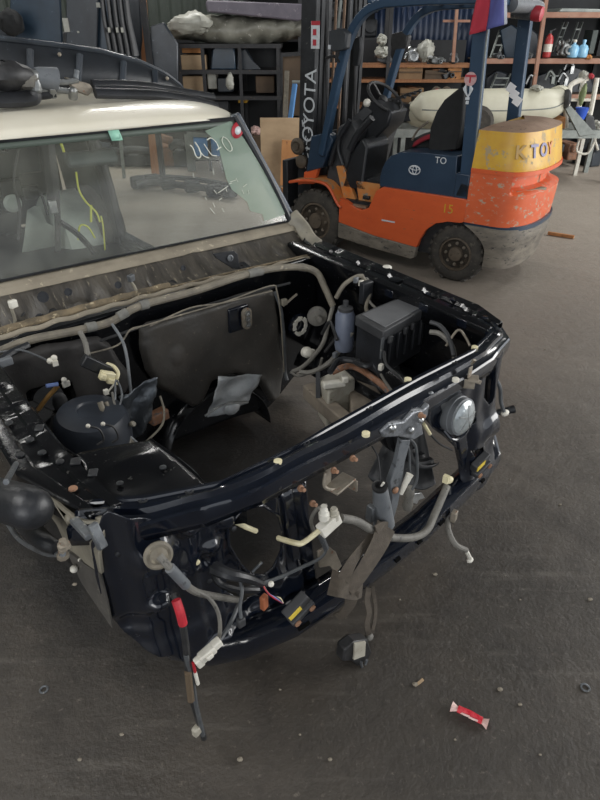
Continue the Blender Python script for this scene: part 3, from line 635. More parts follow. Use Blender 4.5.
# ---- harnesses
har = wire('main_harness', [(-12, 356, 'y', 1.10), (30, 340, 'y', 1.10), (75, 331, 'y', 1.10), (110, 322, 'y', 1.10), (140, 306, 'y', 1.10), (195, 291, 'y', 1.10), (255, 272, 'y', 1.10), (295, 267, 'y', 1.08), (316, 272, 'y', 1.04), (325, 288, 'y', 1.0), (333, 306, 'y', .95)], .0165, 'hose_tan', n=10, sm=8)
wire('harness_branch', [(333, 306, 'y', .95), (328, 325, 'y', .92), (322, 345, 'y', .90), (305, 365, 'y', .88), (292, 372, 'y', .90)], .011, 'hose')
for (a, b) in (((86, 328), (96, 326)), ((118, 317), (127, 312)), ((140, 306), (148, 304)), ((248, 274), (262, 271)), ((300, 267), (306, 268))):
    G().tube([cp(*a, y=1.10), cp(*b, y=1.10)], .0195, 12).build('harness_tape', 'tape', har)
wire('loom', [(-5, 380, 'y', 1.08), (50, 358, 'y', 1.08), (120, 334, 'y', 1.07), (200, 307, 'y', 1.07), (262, 290, 'y', 1.06), (290, 283, 'y', 1.04)], .006, 'wire')
wire('brake_line', [(130, 330, 'y', 1.03), (170, 318, 'y', 1.03), (225, 302, 'y', 1.03), (270, 286, 'y', 1.03), (277, 292, 'y', 1.03), (281, 320, 'y', 1.02), (284, 372, 'y', 1.02)], .0035, 'hose_tan')
wire('brake_line', [(150, 326, 'y', 1.035), (190, 308, 'y', 1.035), (222, 303, 'y', 1.03), (272, 291, 'y', 1.03)], .0035, 'hose_tan')
wire('brake_line', [(88, 354, 'y', 1.03), (118, 345, 'y', 1.03), (130, 330, 'y', 1.03), (142, 326, 'y', 1.03)], .0035, 'hose_tan')
wire('harness_branch', [(80, 332, 'y', 1.06), (85, 342, 'y', 1.02), (88, 356, 'y', .98)], .010, 'hose')
wire('harness_branch', [(112, 324, 'y', 1.05), (122, 340, 'y', 1.0), (127, 358, 'y', .95), (130, 385, 'y', .9), (133, 412, 'y', .85)], .006, 'grey_plastic')
wire('wire', [(0, 352, 'y', 1.05), (20, 350, 'y', 1.02), (38, 356, 'y', 1.0), (50, 362, 'y', .98)], .004, 'wire_grey')
g = G(); g.ball(cp(50, 361, y=.98), .012); g.ball(cp(54, 358, y=.98), .012); g.box(cp(55, 363, y=.97), (.02, .014, .02)); g.build('connector', 'white', car)
wire('loom', [(-5, 364, 'y', 1.0), (12, 352, 'y', 1.03), (28, 345, 'y', 1.06)], .013, 'plastic')
G().box(cp(3, 362, y=1.0), (.06, .03, .03), .1).build('connector', 'grey_plastic', car, bevel=.004)
# ivory connector with black box
g = G(); c = cp(96, 366, y=.92); g.box(c, (.12, .03, .045), Matrix.Rotation(.75, 3, 'Y')); g.build('fuse_connector', 'plastic', car, bevel=.004)
g = G(); c = cp(107, 376, y=.88); g.box(c, (.055, .03, .035), Matrix.Rotation(.5, 3, 'Y')); g.box(c + Vector((.012, -.012, -.022)), (.045, .02, .02), Matrix.Rotation(.5, 3, 'Y')); g.box(c + Vector((-.02, -.012, .012)), (.02, .03, .02), Matrix.Rotation(.5, 3, 'Y')); g.build('connector', 'ivory', car, bevel=.004)
g = G(); g.box(cp(106, 392, y=.86), (.018, .016, .022)); g.beam(cp(108, 392, y=.86), cp(117, 380, y=.86), .008, .006); g.build('connector', 'white', car, bevel=.003)
wire('hose', [(114, 384, 'y', .88), (118, 374, 'y', .9), (114, 367, 'y', .92), (107, 364, 'y', .95)], .008, 'ivory')
# booster pipes tumbled around the tower
for pts, r, mm in (([(100, 402), (104, 412), (112, 424), (122, 438)], .011, 'hose_tan'), ([(106, 402), (110, 412), (118, 424), (130, 440), (137, 448)], .008, 'hose_tan'),
    ([(115, 400), (116, 380), (122, 395), (118, 420), (135, 442)], .004, 'grey_metal'), ([(113, 418), (125, 432), (140, 446), (155, 462)], .006, 'grey_metal'), ([(112, 392), (116, 408), (128, 426)], .0045, 'hose'), ([(160, 396), (164, 410), (162, 425), (148, 440), (140, 446)], .0045, 'hose_tan')):
    G().tube([cp(u, v, y=.78 - .0022 * (v - 400)) for u, v in pts], r, 8, 5).build('brake_pipe', mm, car)
for (u, v) in ((113, 428), (118, 433), (124, 436), (128, 442), (121, 444), (131, 424)):
    G().lathe(cp(u, v, y=.70), (.3, -1, .4), [(.010, 0), (.012, .01), (.008, .02)], 8).build('pipe_union', 'liner', car)
# foil heat shields
def foilf(pts, y0):
    P = [cp(u, v, y=y0) for u, v in pts]
    def f(t, q):
        a = P[0].lerp(P[1], t); b = P[3].lerp(P[2], t); p = a.lerp(b, q); return p + Vector((0, -.010 * math.sin(t * 7 + q * 5) - .005 * math.sin(q * 13 + t * 3), 0))
    return f
G().grid(foilf([(218, 376), (261, 374), (248, 404), (208, 418)], 1.0), 14, 14).jitter(.0012).build('foil_shield', 'foil', car, solid=.002)
g = G().grid(foilf([(118, 396), (157, 376), (152, 420), (132, 442)], .80), 14, 14).jitter(.003).build('foil_shield', mat('dull_foil', '5e6368', '474b50', rough=.35, metal=.7, bump=.6, bscale=15), car, solid=.002)
g = G(); c = cp(232, 408, y=.98); g.ball(c, (.045, .02, .035)); g.build('silver_duct_end', 'foil', car, solid=0)
wire('gutter_pipe', [(205, 416, 'y', .97), (225, 404, 'y', .97), (248, 402, 'y', .97)], .006, 'alu')
# hardware lying low in the bay: exhaust tan thing on the floor tunnel, brown plastic
G().box(cp(158, 416, y=1.05), (.09, .05, .05), .2).build('muddy_bracket', 'rust', car, bevel=.006)
wire('frame_lip', [(150, 442, 'y', .3), (170, 456, 'y', .2), (190, 472, 'y', .1), (204, 487, 'y', .02)], .012, 'paint_in')
wire('fuel_line', [(134, 444, 'y', .45), (150, 455, 'y', .3), (170, 466, 'y', .2), (198, 486, 'y', .05)], .006, 'hose')

# ---- fuse box
fb = G(); A = cp(357, 318, z=.83); B = cp(384, 333, z=.83); C_ = cp(427, 309, z=.83); D = cp(400, 300, z=.83)
fbx = G().prism([A, B, C_, D], (0, 0, -.20)).build('fuse_box', 'plastic', car, bevel=.006)
ct = (A + B + C_ + D) / 4
G().prism([ct + (p - ct) * 1.06 + Vector((0, 0, .012)) for p in (A, B, C_, D)], (0, 0, -.045)).build('lid', 'plastic_dusty', fbx, bevel=.006)
G().prism([ct + (p - ct) * .86 + Vector((0, 0, .016)) for p in (A, B, C_, D)], (0, 0, -.006)).build('lid_top', mat('lid_top_grey', '646567', '4f5052', rough=.5, scale=5), fbx, bevel=.002)
for k in range(5):
    p = B.lerp(C_, .15 + k * .18); G().box(p + Vector((0, -.008, -.09)), (.02, .012, .12), math.atan2((C_ - B).y, (C_ - B).x)).build('rib', 'plastic', fbx, bevel=.002)
for k in (.1, .45, .62, .9):
    p = B.lerp(C_, k); G().box(p + Vector((0, -.012, -.035)), (.018, .014, .03), math.atan2((C_ - B).y, (C_ - B).x)).build('latch', 'plastic_dusty', fbx, bevel=.002)
p = A.lerp(B, .92); G().box(p + Vector((-.012, -.02, -.06)), (.02, .006, .09), .3).build('label_strip', 'grey_metal', fbx)
wire('cable', [(384, 352, 'y', .30), (386, 364, 'y', .25), (396, 374, 'y', .2), (406, 384, 'y', .12)], .006, 'wire')
# reservoir and hoses by the fuse box
rs = G().lathe(cp(344, 345, y=.72), (0, 0, 1), [(.04, -.02), (.044, 0), (.044, .15), (.036, .165), (.036, .17), (.03, .172)], 20).build('fluid_reservoir', mat('blue_grey_plastic', '565d6e', '666d7c', rough=.4, scale=8), car)
q = cp(344, 345, y=.72) + Vector((0, 0, .172)); G().lathe(q, (0, 0, 1), [(.034, 0), (.034, .012), (.02, .018), (.012, .02), (.012, .045)], 16).build('cap', 'plastic_dusty', rs)
g = G(); g.box(cp(366, 292, y=.72), (.06, .03, .1)); g.build('relay_box', 'plastic', car, bevel=.004)
for pts, r, mm in (([(336, 298, .8), (344, 285, .78), (356, 277, .76), (363, 276, .75)], .010, 'hose_tan'), ([(362, 276, .75), (370, 290, .72), (366, 308, .68), (372, 318, .6)], .009, 'hose_tan'), ([(366, 278, .75), (371, 284, .74), (369, 300, .7), (380, 312, .6)], .006, 'hose'),
    ([(300, 372, .85), (312, 372, .8), (330, 362, .75), (345, 342, .7), (352, 332, .68)], .012, 'hose'), ([(325, 352, .85), (338, 336, .8), (348, 330, .75)], .008, 'wire'), ([(290, 372, .9), (300, 376, .86), (318, 368, .82), (322, 358, .8)], .006, 'hose'),
    ([(337, 340, .7), (330, 322, .8), (322, 334, .85)], .008, 'wire'), ([(374, 352, .5), (380, 372, .4), (388, 386, .3), (396, 396, .2)], .006, 'hose'), ([(366, 340, .6), (372, 362, .45), (380, 376, .4)], .009, 'plastic')):
    G().tube([cp(u, v, y=y) for u, v, y in pts], r, 8, 5).build('hose', mm, car)
for (u, v, y) in ((361, 283, .74), (356, 280, .75), (378, 290, .7), (381, 367, .38), (335, 355, .7)):
    G().box(cp(u, v, y=y), (.022, .018, .026), .3).build('connector', 'white' if u in (361, 381) else 'grey_plastic', car, bevel=.003)
# washer tank and dirty battery tray low in the bay
T = [cp(*p, z=.52) for p in ((318, 378), (342, 366), (356, 378), (328, 392))]
G().prism([Vector((t.x, t.y, .52)) for t in T], (0, 0, -.20)).build('washer_tank', 'tank', car, bevel=.012)
g = G(); g.box(cp(334, 384, z=.54), (.10, .03, .03), -.4); g.box(cp(344, 378, z=.56), (.03, .05, .03), -.4); g.build('tank_neck', 'white', car, bevel=.006)
T = [cp(*p, z=.46) for p in ((348, 376), (376, 386), (388, 402), (352, 418))]
G().prism(T, (0, 0, -.16)).build('battery_tray', 'brown', car, bevel=.01)
G().tube([cp(332, 372, z=.6), cp(352, 366, z=.62), cp(376, 380, z=.6), cp(396, 398, z=.55)], .014, 8, 5).build('tray_strap', 'rust', car)
G().beam(cp(308, 390, z=.42), cp(356, 432, z=.42), .06, .07).build('chassis_beam', 'brown', car, bevel=.006)
G().beam(cp(318, 372, z=.55), cp(318, 398, z=.45), .02, .02).build('stay', 'plastic', car)
G().grid(lambda t, q: Vector((1.30 + .25 * t, .25 + .75 * q, .42 + .05 * math.sin(t * 9) + .1 * t)), 10, 12).build('wing_floor', 'paint_in', car, solid=.004)
for pts in ([(330, 372), (340, 360), (360, 362)], [(352, 360), (366, 366), (380, 362)]): G().tube([cp(u, v, z=.66) for u, v in pts], .013, 8, 5).build('bracket', 'plastic', car)

# ---- hood latch, horn and brackets in the opening
LY = -.03
latch = G().prism([cp(*p, y=-.10) for p in ((381, 432), (390, 424), (404, 422), (414, 412), (424, 410), (430, 404), (428, 416), (422, 424), (424, 434), (414, 440), (398, 437), (384, 438))], (0, .025, 0)).build('hood_latch', mat('latch_zinc', '92959a', '6a6d70', rough=.35, metal=.5, scale=18, c3='4a4a48', thr3=.58, s3=40, bump=.4), car, bevel=.005)
for (u, v, r) in ((392, 428, .012), (410, 430, .012), (420, 420, .010)): G().lathe(cp(u, v, y=-.105), (0, -1, 0), [(r, 0), (r, .008), (r * .5, .012)], 10).build('rivet', 'alu', latch)
G().tube([cp(380, 424, y=-.06), cp(383, 416, y=-.05), cp(382, 436, y=-.06)], .008, 6, 4).build('latch_arm', 'alu', latch)
G().prism([cp(*p, y=-.09) for p in ((402, 440), (411, 440), (405, 462), (402, 484), (398, 505), (392, 526), (386, 526), (392, 500), (390, 482), (397, 462))], (0, .02, 0)).build('latch_stay', 'grey_plastic', car, bevel=.003)
G().lathe(cp(395, 490, y=-.095), (0, -1, 0), [(.013, 0), (.013, .005), (.006, .01)], 8).build('bolt', 'rustbolt', car)
g = G(); a = cp(380, 488, y=-.11); b = cp(384, 524, y=-.11)
g.tube([a, a.lerp(b, .3), a.lerp(b, .65), b], [.024, .036], 14, 4); hb = g.build('horn', 'grey_plastic', car)
G().lathe(a, (a - b), [(.024, 0), (.026, .012), (.016, .014), (.014, .002)], 14).build('horn_mouth', 'wire', hb)
G().tube([a + Vector((0, -.005, .012)), a + Vector((.0, -.012, .028)), a + Vector((.008, -.006, .02))], .004, 6).build('horn_terminal', 'white', hb)
G().beam(cp(372, 506, y=-.1), cp(370, 520, y=-.1), .03, .02).build('horn_bracket', 'grey_metal', car, bevel=.004)
wire('wire', [(372, 446, 'y', -.05), (378, 458, 'y', -.08), (380, 478, 'y', -.11), (380, 486, 'y', -.11)], .003, 'wire')
wire('wire', [(404, 438, 'y', -.08), (409, 450, 'y', -.08), (410, 476, 'y', -.08)], .004, 'wire_grey')
wire('wire', [(408, 437, 'y', -.08), (416, 448, 'y', -.08), (417, 478, 'y', -.08), (412, 490, 'y', -.08)], .005, 'wire_grey')
G().tube([cp(401, 494, y=-.1), cp(405, 484, y=-.1), cp(410, 474, y=-.1)], [.007, .013], 8).build('connector', 'white', car)
g = G(); c = cp(409, 498, y=-.05); g.lathe(c, (.05, 0, 1), [(.016, -.05), (.02, -.03), (.014, 0), (.018, .02), (.012, .05)], 12); g.build('temperature_sensor', 'hose', car)
G().prism([cp(*p, y=-.05) for p in ((414, 494), (422, 493), (425, 498), (419, 500), (417, 504), (412, 503))], (0, .02, 0)).build('sensor_bracket', 'alu', car, bevel=.002)
wire('wire', [(424, 424, 'y', -.08), (430, 434, 'y', -.06)], .006, 'ivory'); wire('wire', [(430, 434, 'y', -.06), (440, 444, 'y', -.04), (452, 450, 'y', -.02)], .004, 'wire')
G().ball(cp(430, 398, y=-.06), (.018, .012, .026)).build('cap', 'grey_metal', car); G().lathe(cp(420, 404, y=-.07), (0, -1, .3), [(.012, 0), (.01, .01)], 8).build('bolt', 'rustbolt', car)
# rusty bracket under the bar
g = G(); c = cp(328, 476, y=-.09); g.box(c, (.03, .006, .06), .3); g.box(c + Vector((.03, -.02, -.03)), (.09, .05, .008), .2); g.box(c + Vector((.072, -.02, -.05)), (.006, .05, .04), .2); g.tube([c + Vector((-.02, -.012, .03)), c + Vector((-.03, -.02, -.01)), c + Vector((0, -.03, -.03)), c + Vector((.05, -.03, -.03))], .006, 6, 4)
g.build('mount_bracket', 'pale_rust', car, bevel=.002)
g = G(); c = cp(331, 560, y=-.1); g.prism([cp(*p, y=-.1) for p in ((318, 552), (328, 546), (336, 552), (342, 566), (336, 574), (330, 566), (320, 568))], (0, .008, 0)); g.build('mount_bracket', 'pale_rust', car, bevel=.002)

# ---- white pipe and fitting
wire('coolant_pipe', [(236, 522, 'y', -.0), (246, 527, 'y', -.02), (256, 531, 'y', -.02)], .008, 'ivory')
cpip = wire('coolant_pipe', [(278, 538, 'y', -.03), (296, 543, 'y', -.10), (304, 542, 'y', -.11), (324, 527, 'y', -.12)], .0085, 'ivory')
g = G(); c = cp(329, 524, y=-.12); g.box(c, (.075, .03, .045), Matrix.Rotation(-.35, 3, 'Y')); f1 = g.build('pipe_fitting', 'white', cpip, bevel=.004)
for (u, v, h) in ((324, 512, 1), (334, 512, .8)): G().lathe(cp(u, v + 4, y=-.12), (-.05, 0, 1), [(.016, -.01), (.016, .012), (.012, .014), (.012, .026), (.009, .028), (.009, .040 * h)], 12).build('fitting_cap', 'white' if h == 1 else 'tank', cpip)
gh = wire('power_steering_hose', [(341, 518, 'y', -.12), (356, 521, 'y', -.13), (370, 529, 'y', -.14), (380, 535, 'y', -.14), (397, 538, 'y', -.15), (415, 537, 'y', -.16), (427, 530, 'y', -.16), (434, 516, 'y', -.14), (441, 500, 'y', -.12), (447, 486, 'y', -.10)], .0135, 'hose', n=12, sm=6)
g = G(); g.ball(cp(449, 480, y=-.10), (.02, .014, .014)); g.box(cp(446, 479, y=-.11), (.016, .02, .03), .3); g.build('hose_end', 'ivory', gh)
G().tube([cp(449, 486, y=-.09), cp(449, 494, y=-.10)], .008, 6).build('hose_clip', 'plastic', gh)
wire('hose', [(327, 505, 'y', -.10), (316, 510, 'y', -.08), (311, 522, 'y', -.06), (316, 535, 'y', -.06)], .006, 'hose')
wire('wire_loom', [(322, 535, 'y', -.10), (326, 548, 'y', -.10), (320, 558, 'y', -.10), (300, 568, 'y', -.09), (278, 578, 'y', -.09), (255, 586, 'y', -.09), (238, 594, 'y', -.10)], .006, 'wire_grey')
G().tube([cp(320, 534, y=-.11), cp(326, 548, y=-.11)], .010, 8).build('connector', 'grey_metal', car)
wire('front_hose', [(447, 518, 'y', -.10), (449, 532, 'y', -.14), (456, 545, 'y', -.18), (466, 550, 'y', -.19)], .011, 'hose', n=10)
g = G(); g.tube([cp(466, 550, y=-.19), cp(470, 558, y=-.19)], .009, 8); g.ball(cp(470, 560, y=-.19), (.016, .012, .012)); g.build('hose_end', 'white', car)
G().box(cp(454, 516, y=-.12), (.03, .02, .045), .3).build('hose_bracket', 'pale_rust', car, bevel=.003)
# side connector on the right
wire('side_cable', [(495, 378, 'y', .05), (500, 388, 'y', .03), (501, 402, 'y', .02), (504, 412, 'y', .0)], .008, 'wire_grey')
G().tube([cp(494, 413, y=.08), cp(505, 411, y=.05), cp(514, 409, y=.03)], [.012, .018], 12).build('sensor_stub', 'plastic', car)
G().ball(cp(505, 413, y=.0), (.022, .014, .014)).build('connector', 'white', car)
# sensors with yellow stickers
def sensor(u, v, yy, rz, sc=1):
    c = cp(u, v, y=yy); R = Matrix.Rotation(rz, 3, 'Y') @ Matrix.Rotation(.25, 3, 'X')
    def at_(x, y, z): return c + R @ Vector((x * sc, y * sc, z * sc))
    s = G().box(c, (.085 * sc, .03 * sc, .05 * sc), R).box(at_(0, -.012, -.035), (.09 * sc, .03 * sc, .03 * sc), R).build('crash_sensor', 'plastic_dusty', car, bevel=.004)
    G().box(at_(-.016, -.017, .010), (.046 * sc, .003, .03 * sc), R).build('yellow_label', 'yellow', s)
    for dx in (-.03, .03): G().lathe(at_(dx, -.028, -.035), R @ Vector((0, -1, 0)), [(.011 * sc, 0), (.011 * sc, .006), (.006 * sc, .008), (.005 * sc, .003)], 10).build('bolt', 'rustbolt', s)
sensor(296, 606, -.17, -.45)
sensor(480, 462, -.06, -.35, 1.0)

# ---- left wiring bundle
lm = wire('wire_loom', [(159, 556, 'y', -.12), (172, 570, 'y', -.15), (184, 583, 'y', -.15), (196, 592, 'y', -.14), (214, 596, 'y', -.12), (232, 599, 'y', -.11), (240, 600, 'y', -.11)], .0095, 'hose', n=10)
G().tube([cp(170, 568, y=-.15), cp(186, 585, y=-.15)], .013, 12).build('sleeve', 'grey_plastic', lm)
wire('wire', [(197, 591, 'y', -.14), (209, 598, 'y', -.15), (218, 612, 'y', -.16), (220, 630, 'y', -.17), (217, 645, 'y', -.17)], .0055, 'hose')
wire('wire', [(240, 600, 'y', -.11), (233, 618, 'y', -.14), (224, 634, 'y', -.16), (218, 642, 'y', -.17)], .006, 'wire_grey')
wire('wire', [(238, 575, 'y', -.11), (242, 590, 'y', -.14), (240, 606, 'y', -.16), (241, 618, 'y', -.17)], .005, 'wire_grey')
G().box(cp(241, 622, y=-.17), (.022, .016, .03)).build('connector', 'plastic_dusty', car, bevel=.003)
wire('wire_loom', [(214, 568, 'y', -.08), (228, 574, 'y', -.12), (246, 578, 'y', -.14), (262, 584, 'y', -.14)], [.020, .010], 'plastic', n=8)
wire('wire_loom', [(212, 566, 'y', -.05), (218, 582, 'y', -.09), (236, 589, 'y', -.11), (258, 590, 'y', -.12)], .010, 'plastic', n=8)
for k, mm in enumerate(('red', 'blue_wire', 'wire', 'ivory')):
    wire('wire', [(262, 583, 'y', -.14), (267 + k, 592 + k, 'y', -.16), (274 + 2 * k, 598, 'y', -.17), (283, 603, 'y', -.17)], .0022, mm, n=5)
G().box(cp(264, 602, y=-.15), (.022, .016, .05), .3).build('connector', mat('orange_connector', '9a5a3a', rough=.6), car, bevel=.003)
G().ball(cp(271, 584, y=-.15), .009).build('clip', 'white', car)
G().tube([cp(252, 572, y=-.04), cp(262, 562, y=-.04)], .005, 6).build('prop_rod', 'grey_metal', car)
# hanging red/black battery cable
bc = wire('battery_cable', [(174, 594, 'y', -.12), (180, 612, 'y', -.16), (184, 632, 'y', -.17), (187, 656, 'y', -.17), (190, 690, 'y', -.16), (197, 715, 'y', -.155), (204, 738, 'y', -.15)], .009, 'wire', n=10)
G().tube([cp(176, 600, y=-.15), cp(180, 612, y=-.165), cp(183, 624, y=-.172)], .0115, 10, 4).build('red_tape', 'red', bc, label='red tape wrapped around the cable')
wire('wire', [(186, 655, 'y', -.175), (192, 680, 'y', -.17), (196, 705, 'y', -.165), (203, 735, 'y', -.155)], .007, 'wire_grey')
G().tube([cp(193, 662, y=-.18), cp(196, 676, y=-.18)], .004, 6).build('wire', 'red', car); G().tube([cp(195, 672, y=-.18), cp(198, 684, y=-.18)], .005, 6).build('terminal', 'white', car)
G().tube([cp(188, 672, y=-.175), cp(191, 700, y=-.17)], .010, 8).build('cable_sleeve', mat('old_tan_tape', '5b4d3c', rough=.8), car)
g = G(); c = cp(197, 730, y=-.155); g.box(c, (.03, .02, .035), .3); g.build('terminal', 'tank', car, bevel=.006)
g = G(); c = cp(207, 653, y=-.19); R = Matrix.Rotation(-.30, 3, 'Y'); g.box(c, (.045, .024, .028), R); g.box(c + R @ Vector((.032, 0, .004)), (.026, .022, .024), R); g.box(c + R @ Vector((-.028, 0, -.006)), (.02, .02, .034), R); g.box(c + R @ Vector((0, -.014, .0)), (.02, .010, .016), R)
g.build('connector_block', 'white', car, bevel=.004, label='large white wiring connector')

# ---- webbing strap tied round the lower crossmember
def strapr(pts, wdt, tw=0, sm=5):
    """webbing lying broadside to the front of the car"""
    P = spline([cp(u, v, y=y) for u, v, y in pts], sm); n = len(P); sd = []
    for k in range(n):
        T = (P[min(k + 1, n - 1)] - P[max(k - 1, 0)]).normalized(); d = Vector((-.45, -.65, .62)); x = T.cross(d).normalized()
        if sd and x.dot(sd[-1]) < 0: x = -x
        sd.append((x + d * tw * math.sin(3 * k / n)).normalized())
    return G().ribbon(P, wdt, sd, 0, thick=.004)
st = strapr([(386, 526, -.15), (380, 542, -.19), (370, 560, -.215), (358, 578, -.23), (348, 590, -.235)], [.066, .040], .3).build('tow_strap', 'strap', car)
strapr([(376, 529, -.14), (364, 545, -.17), (352, 562, -.20), (343, 580, -.215)], [.016, .040], .2).build('strap_loop', 'strap', st)
strapr([(330, 582, -.19), (342, 586, -.225), (354, 590, -.235), (362, 588, -.22)], [.075, .055], .5).build('strap_knot', 'strap', st)
strapr([(352, 592, -.235), (350, 604, -.235), (343, 614, -.22), (337, 617, -.20)], [.045, .03], .6).build('strap_tail', 'strap', st)
strapr([(392, 528, -.12), (384, 526, -.15), (376, 530, -.16)], .03, .2).build('strap_loop', 'strap', st)
hs = strapr([(369, 588, -.15), (367, 600, -.17), (369, 612, -.19), (367, 624, -.20), (369, 636, -.21)], .020, .5).build('hanging_strap', 'strap', car)
strapr([(372, 586, -.15), (375, 604, -.17), (375, 618, -.19), (371, 636, -.21)], .014, .5).build('strap_strand', 'strap', hs)
G().ball(cp(369, 637, y=-.21), (.018, .014, .014)).build('buckle', 'hose', hs)
pts_ = [cp(*p, y=-.23) for p in ((355, 642), (368, 640), (372, 652), (367, 664), (358, 667), (352, 661), (343, 662), (345, 650))]
G().prism(pts_, (0, .04, 0)).build('buckle_pouch', 'wire', hs, bevel=.006)
G().prism([cp(*p, y=-.238) for p in ((355, 644), (366, 642), (365, 656), (354, 660))], (0, .006, 0)).build('care_label', 'tank', hs)
G().tube([cp(361, 662, y=-.24), cp(363, 669, y=-.24), cp(367, 660, y=-.24)], .005, 6, 3).build('buckle_tongue', 'grey_metal', hs)

# ---- windscreen
BLc_, BRc, TRc, TLc = Vector((-.07, 1.50, .965)), Vector((1.650, 1.485, .968)), Vector((1.415, 1.62, 1.475)), Vector((.13, 1.62, 1.475))
def wsf(t, q):
    p = BLc_.lerp(BRc, t).lerp(TLc.lerp(TRc, t), q); return p + Vector((0, -.035 * math.sin(math.pi * t) * 0 - .02 * math.sin(math.pi * q), 0))
def glass_mat():
    m = bpy.data.materials.new('windscreen_glass'); m.use_nodes = True; nt = m.node_tree; N = nt.nodes; L = nt.links; N.clear()
    out = N.new('ShaderNodeOutputMaterial'); tr = N.new('ShaderNodeBsdfTransparent'); tr.inputs[0].default_value = (.90, .94, .90, 1)
    gl = N.new('ShaderNodeBsdfGlossy'); gl.inputs['Roughness'].default_value = .09; fr = N.new('ShaderNodeFresnel'); fr.inputs[0].default_value = 1.5
    mx = N.new('ShaderNodeMixShader'); L.new(fr.outputs[0], mx.inputs[0]); L.new(tr.outputs[0], mx.inputs[1]); L.new(gl.outputs[0], mx.inputs[2])
    du = N.new('ShaderNodeBsdfDiffuse'); du.inputs[0].default_value = lin('dedfd0')
    mx2 = N.new('ShaderNodeMixShader'); L.new(mx.outputs[0], mx2.inputs[1]); L.new(du.outputs[0], mx2.inputs[2])
    tc = N.new('ShaderNodeTexCoord'); no = N.new('ShaderNodeTexNoise'); no.inputs['Scale'].default_value = 9; no.inputs['Detail'].default_value = 6; L.new(tc.outputs['Object'], no.inputs['Vector'])
    mr = N.new('ShaderNodeMapRange'); mr.inputs[1].default_value = .35; mr.inputs[2].default_value = .75; mr.inputs[3].default_value = .05; mr.inputs[4].default_value = .13
    L.new(no.outputs[0], mr.inputs[0]); L.new(mr.outputs[0], mx2.inputs[0]); L.new(mx2.outputs[0], out.inputs[0]); return m
ws = G().grid(wsf, 20, 10).build('windscreen', glass_mat(), car)
# grey-green half-clear patch on the glass, right side
def film_mat():
    m = mat('grey_green_film', '7f9484', '8b9d8c', rough=.55, scale=4, alpha=.62); return m
def wpx(u, v, off=-.004):
    # point of the glass seen at (u, v): iterate between the plane's depth
    y = 1.55
    for _ in range(6):
        p = cp(u, v, y=y); q = max(0, min(1, (p.z - .967) / (1.475 - .967))); y = 1.4925 + (1.62 - 1.4925) * q - .02 * math.sin(math.pi * q)
    p = cp(u, v, y=y + off - .004); return p
film = [(205, 131), (231, 121), (245, 140), (262, 168), (276, 192), (286, 211), (283, 215), (264, 221), (262, 214), (250, 211), (247, 202), (240, 196), (232, 190), (226, 178), (222, 160), (217, 142)]
fo = [(lambda p: (p.x, p.z))(wpx(*f)) for f in film]
def filmf(a, b):
    q = (b - .967) / .508; t = (a + .07) / 1.72; r0 = 1.50 - .015 * t; return Vector((a, r0 + (1.62 - r0) * q - .02 * math.sin(math.pi * q) - .006, b))
stamped(G(), fo, [], filmf, .012).build('glass_patch', film_mat(), ws)
def stroke(pts, r=.0030, m='chalk', nm='marker_stroke'): G().tube([wpx(u, v, -.007) for u, v in pts], r, 5, 4, flat=.5).build(nm, m, ws)
OFFX = 0
stroke([(190, 145), (193, 148), (196, 156), (199, 158), (201, 155), (199, 148), (195, 142)])
stroke([(204, 144), (207, 150), (210, 157), (214, 155), (211, 149)]) if False else stroke([(199, 150), (204, 156), (209, 158)])
stroke([(204, 144), (208, 150), (212, 155), (217, 156)])
stroke([(207, 140), (211, 138), (216, 142), (218, 146), (219, 149)]); stroke([(217, 150), (221, 147)])
stroke([(223, 137), (222, 141), (225, 147), (229, 151), (232, 150), (231, 145), (227, 139), (223, 137)], .0028)
for a, b in (((213, 168), (214, 175)), ((193, 173), (194, 178)), ((218, 193), (224, 189)), ((224, 189), (228, 186)), ((226, 188), (227, 192)), ((230, 182), (236, 180)), ((236, 178), (238, 182)), ((243, 187), (247, 184)), ((242, 190), (244, 194)), ((248, 190), (249, 194)), ((205, 197), (207, 200)), ((213, 203), (215, 207)), ((219, 200), (222, 198)), ((210, 208), (215, 214)), ((222, 208), (224, 212)), ((214, 190), (217, 194)), ((229, 184), (232, 183)), ((272, 178), (278, 192)), ((262, 160), (268, 170))):
    stroke([a, b], .0016)
def sticker(pts, m, nm='sticker', off=-.006): G().add([wpx(u, v, off) for u, v in pts], [tuple(range(len(pts)))]).build(nm, m, ws, solid=.001)
sticker([(107, 129), (118, 128), (123, 140), (112, 141)], 'green_stick')
stroke([(115, 131), (118, 131), (118, 134), (116, 134), (119, 134), (120, 138), (116, 138)], .0014, 'ink', 'sticker_numeral')
sticker([(237.5 + 7 * math.cos(a) * .8 - 2.4 * math.sin(a), 130 + 8.2 * math.sin(a) + 2 * math.cos(a)) for a in [k * math.pi / 10 for k in range(20)]], 'sticker_red', 'round_sticker')
sticker([(238 + 3.6 * math.cos(a) * .8 - 1 * math.sin(a), 130.5 + 4.2 * math.sin(a) + 1 * math.cos(a)) for a in [k * math.pi / 8 for k in range(16)]], 'decal', 'sticker_centre', -.009)
stroke([(236.5, 129), (238, 128.5), (239.6, 131), (238.4, 132.2)], .0013, 'cabin_grey_ink' if False else 'ink', 'sticker_mark')
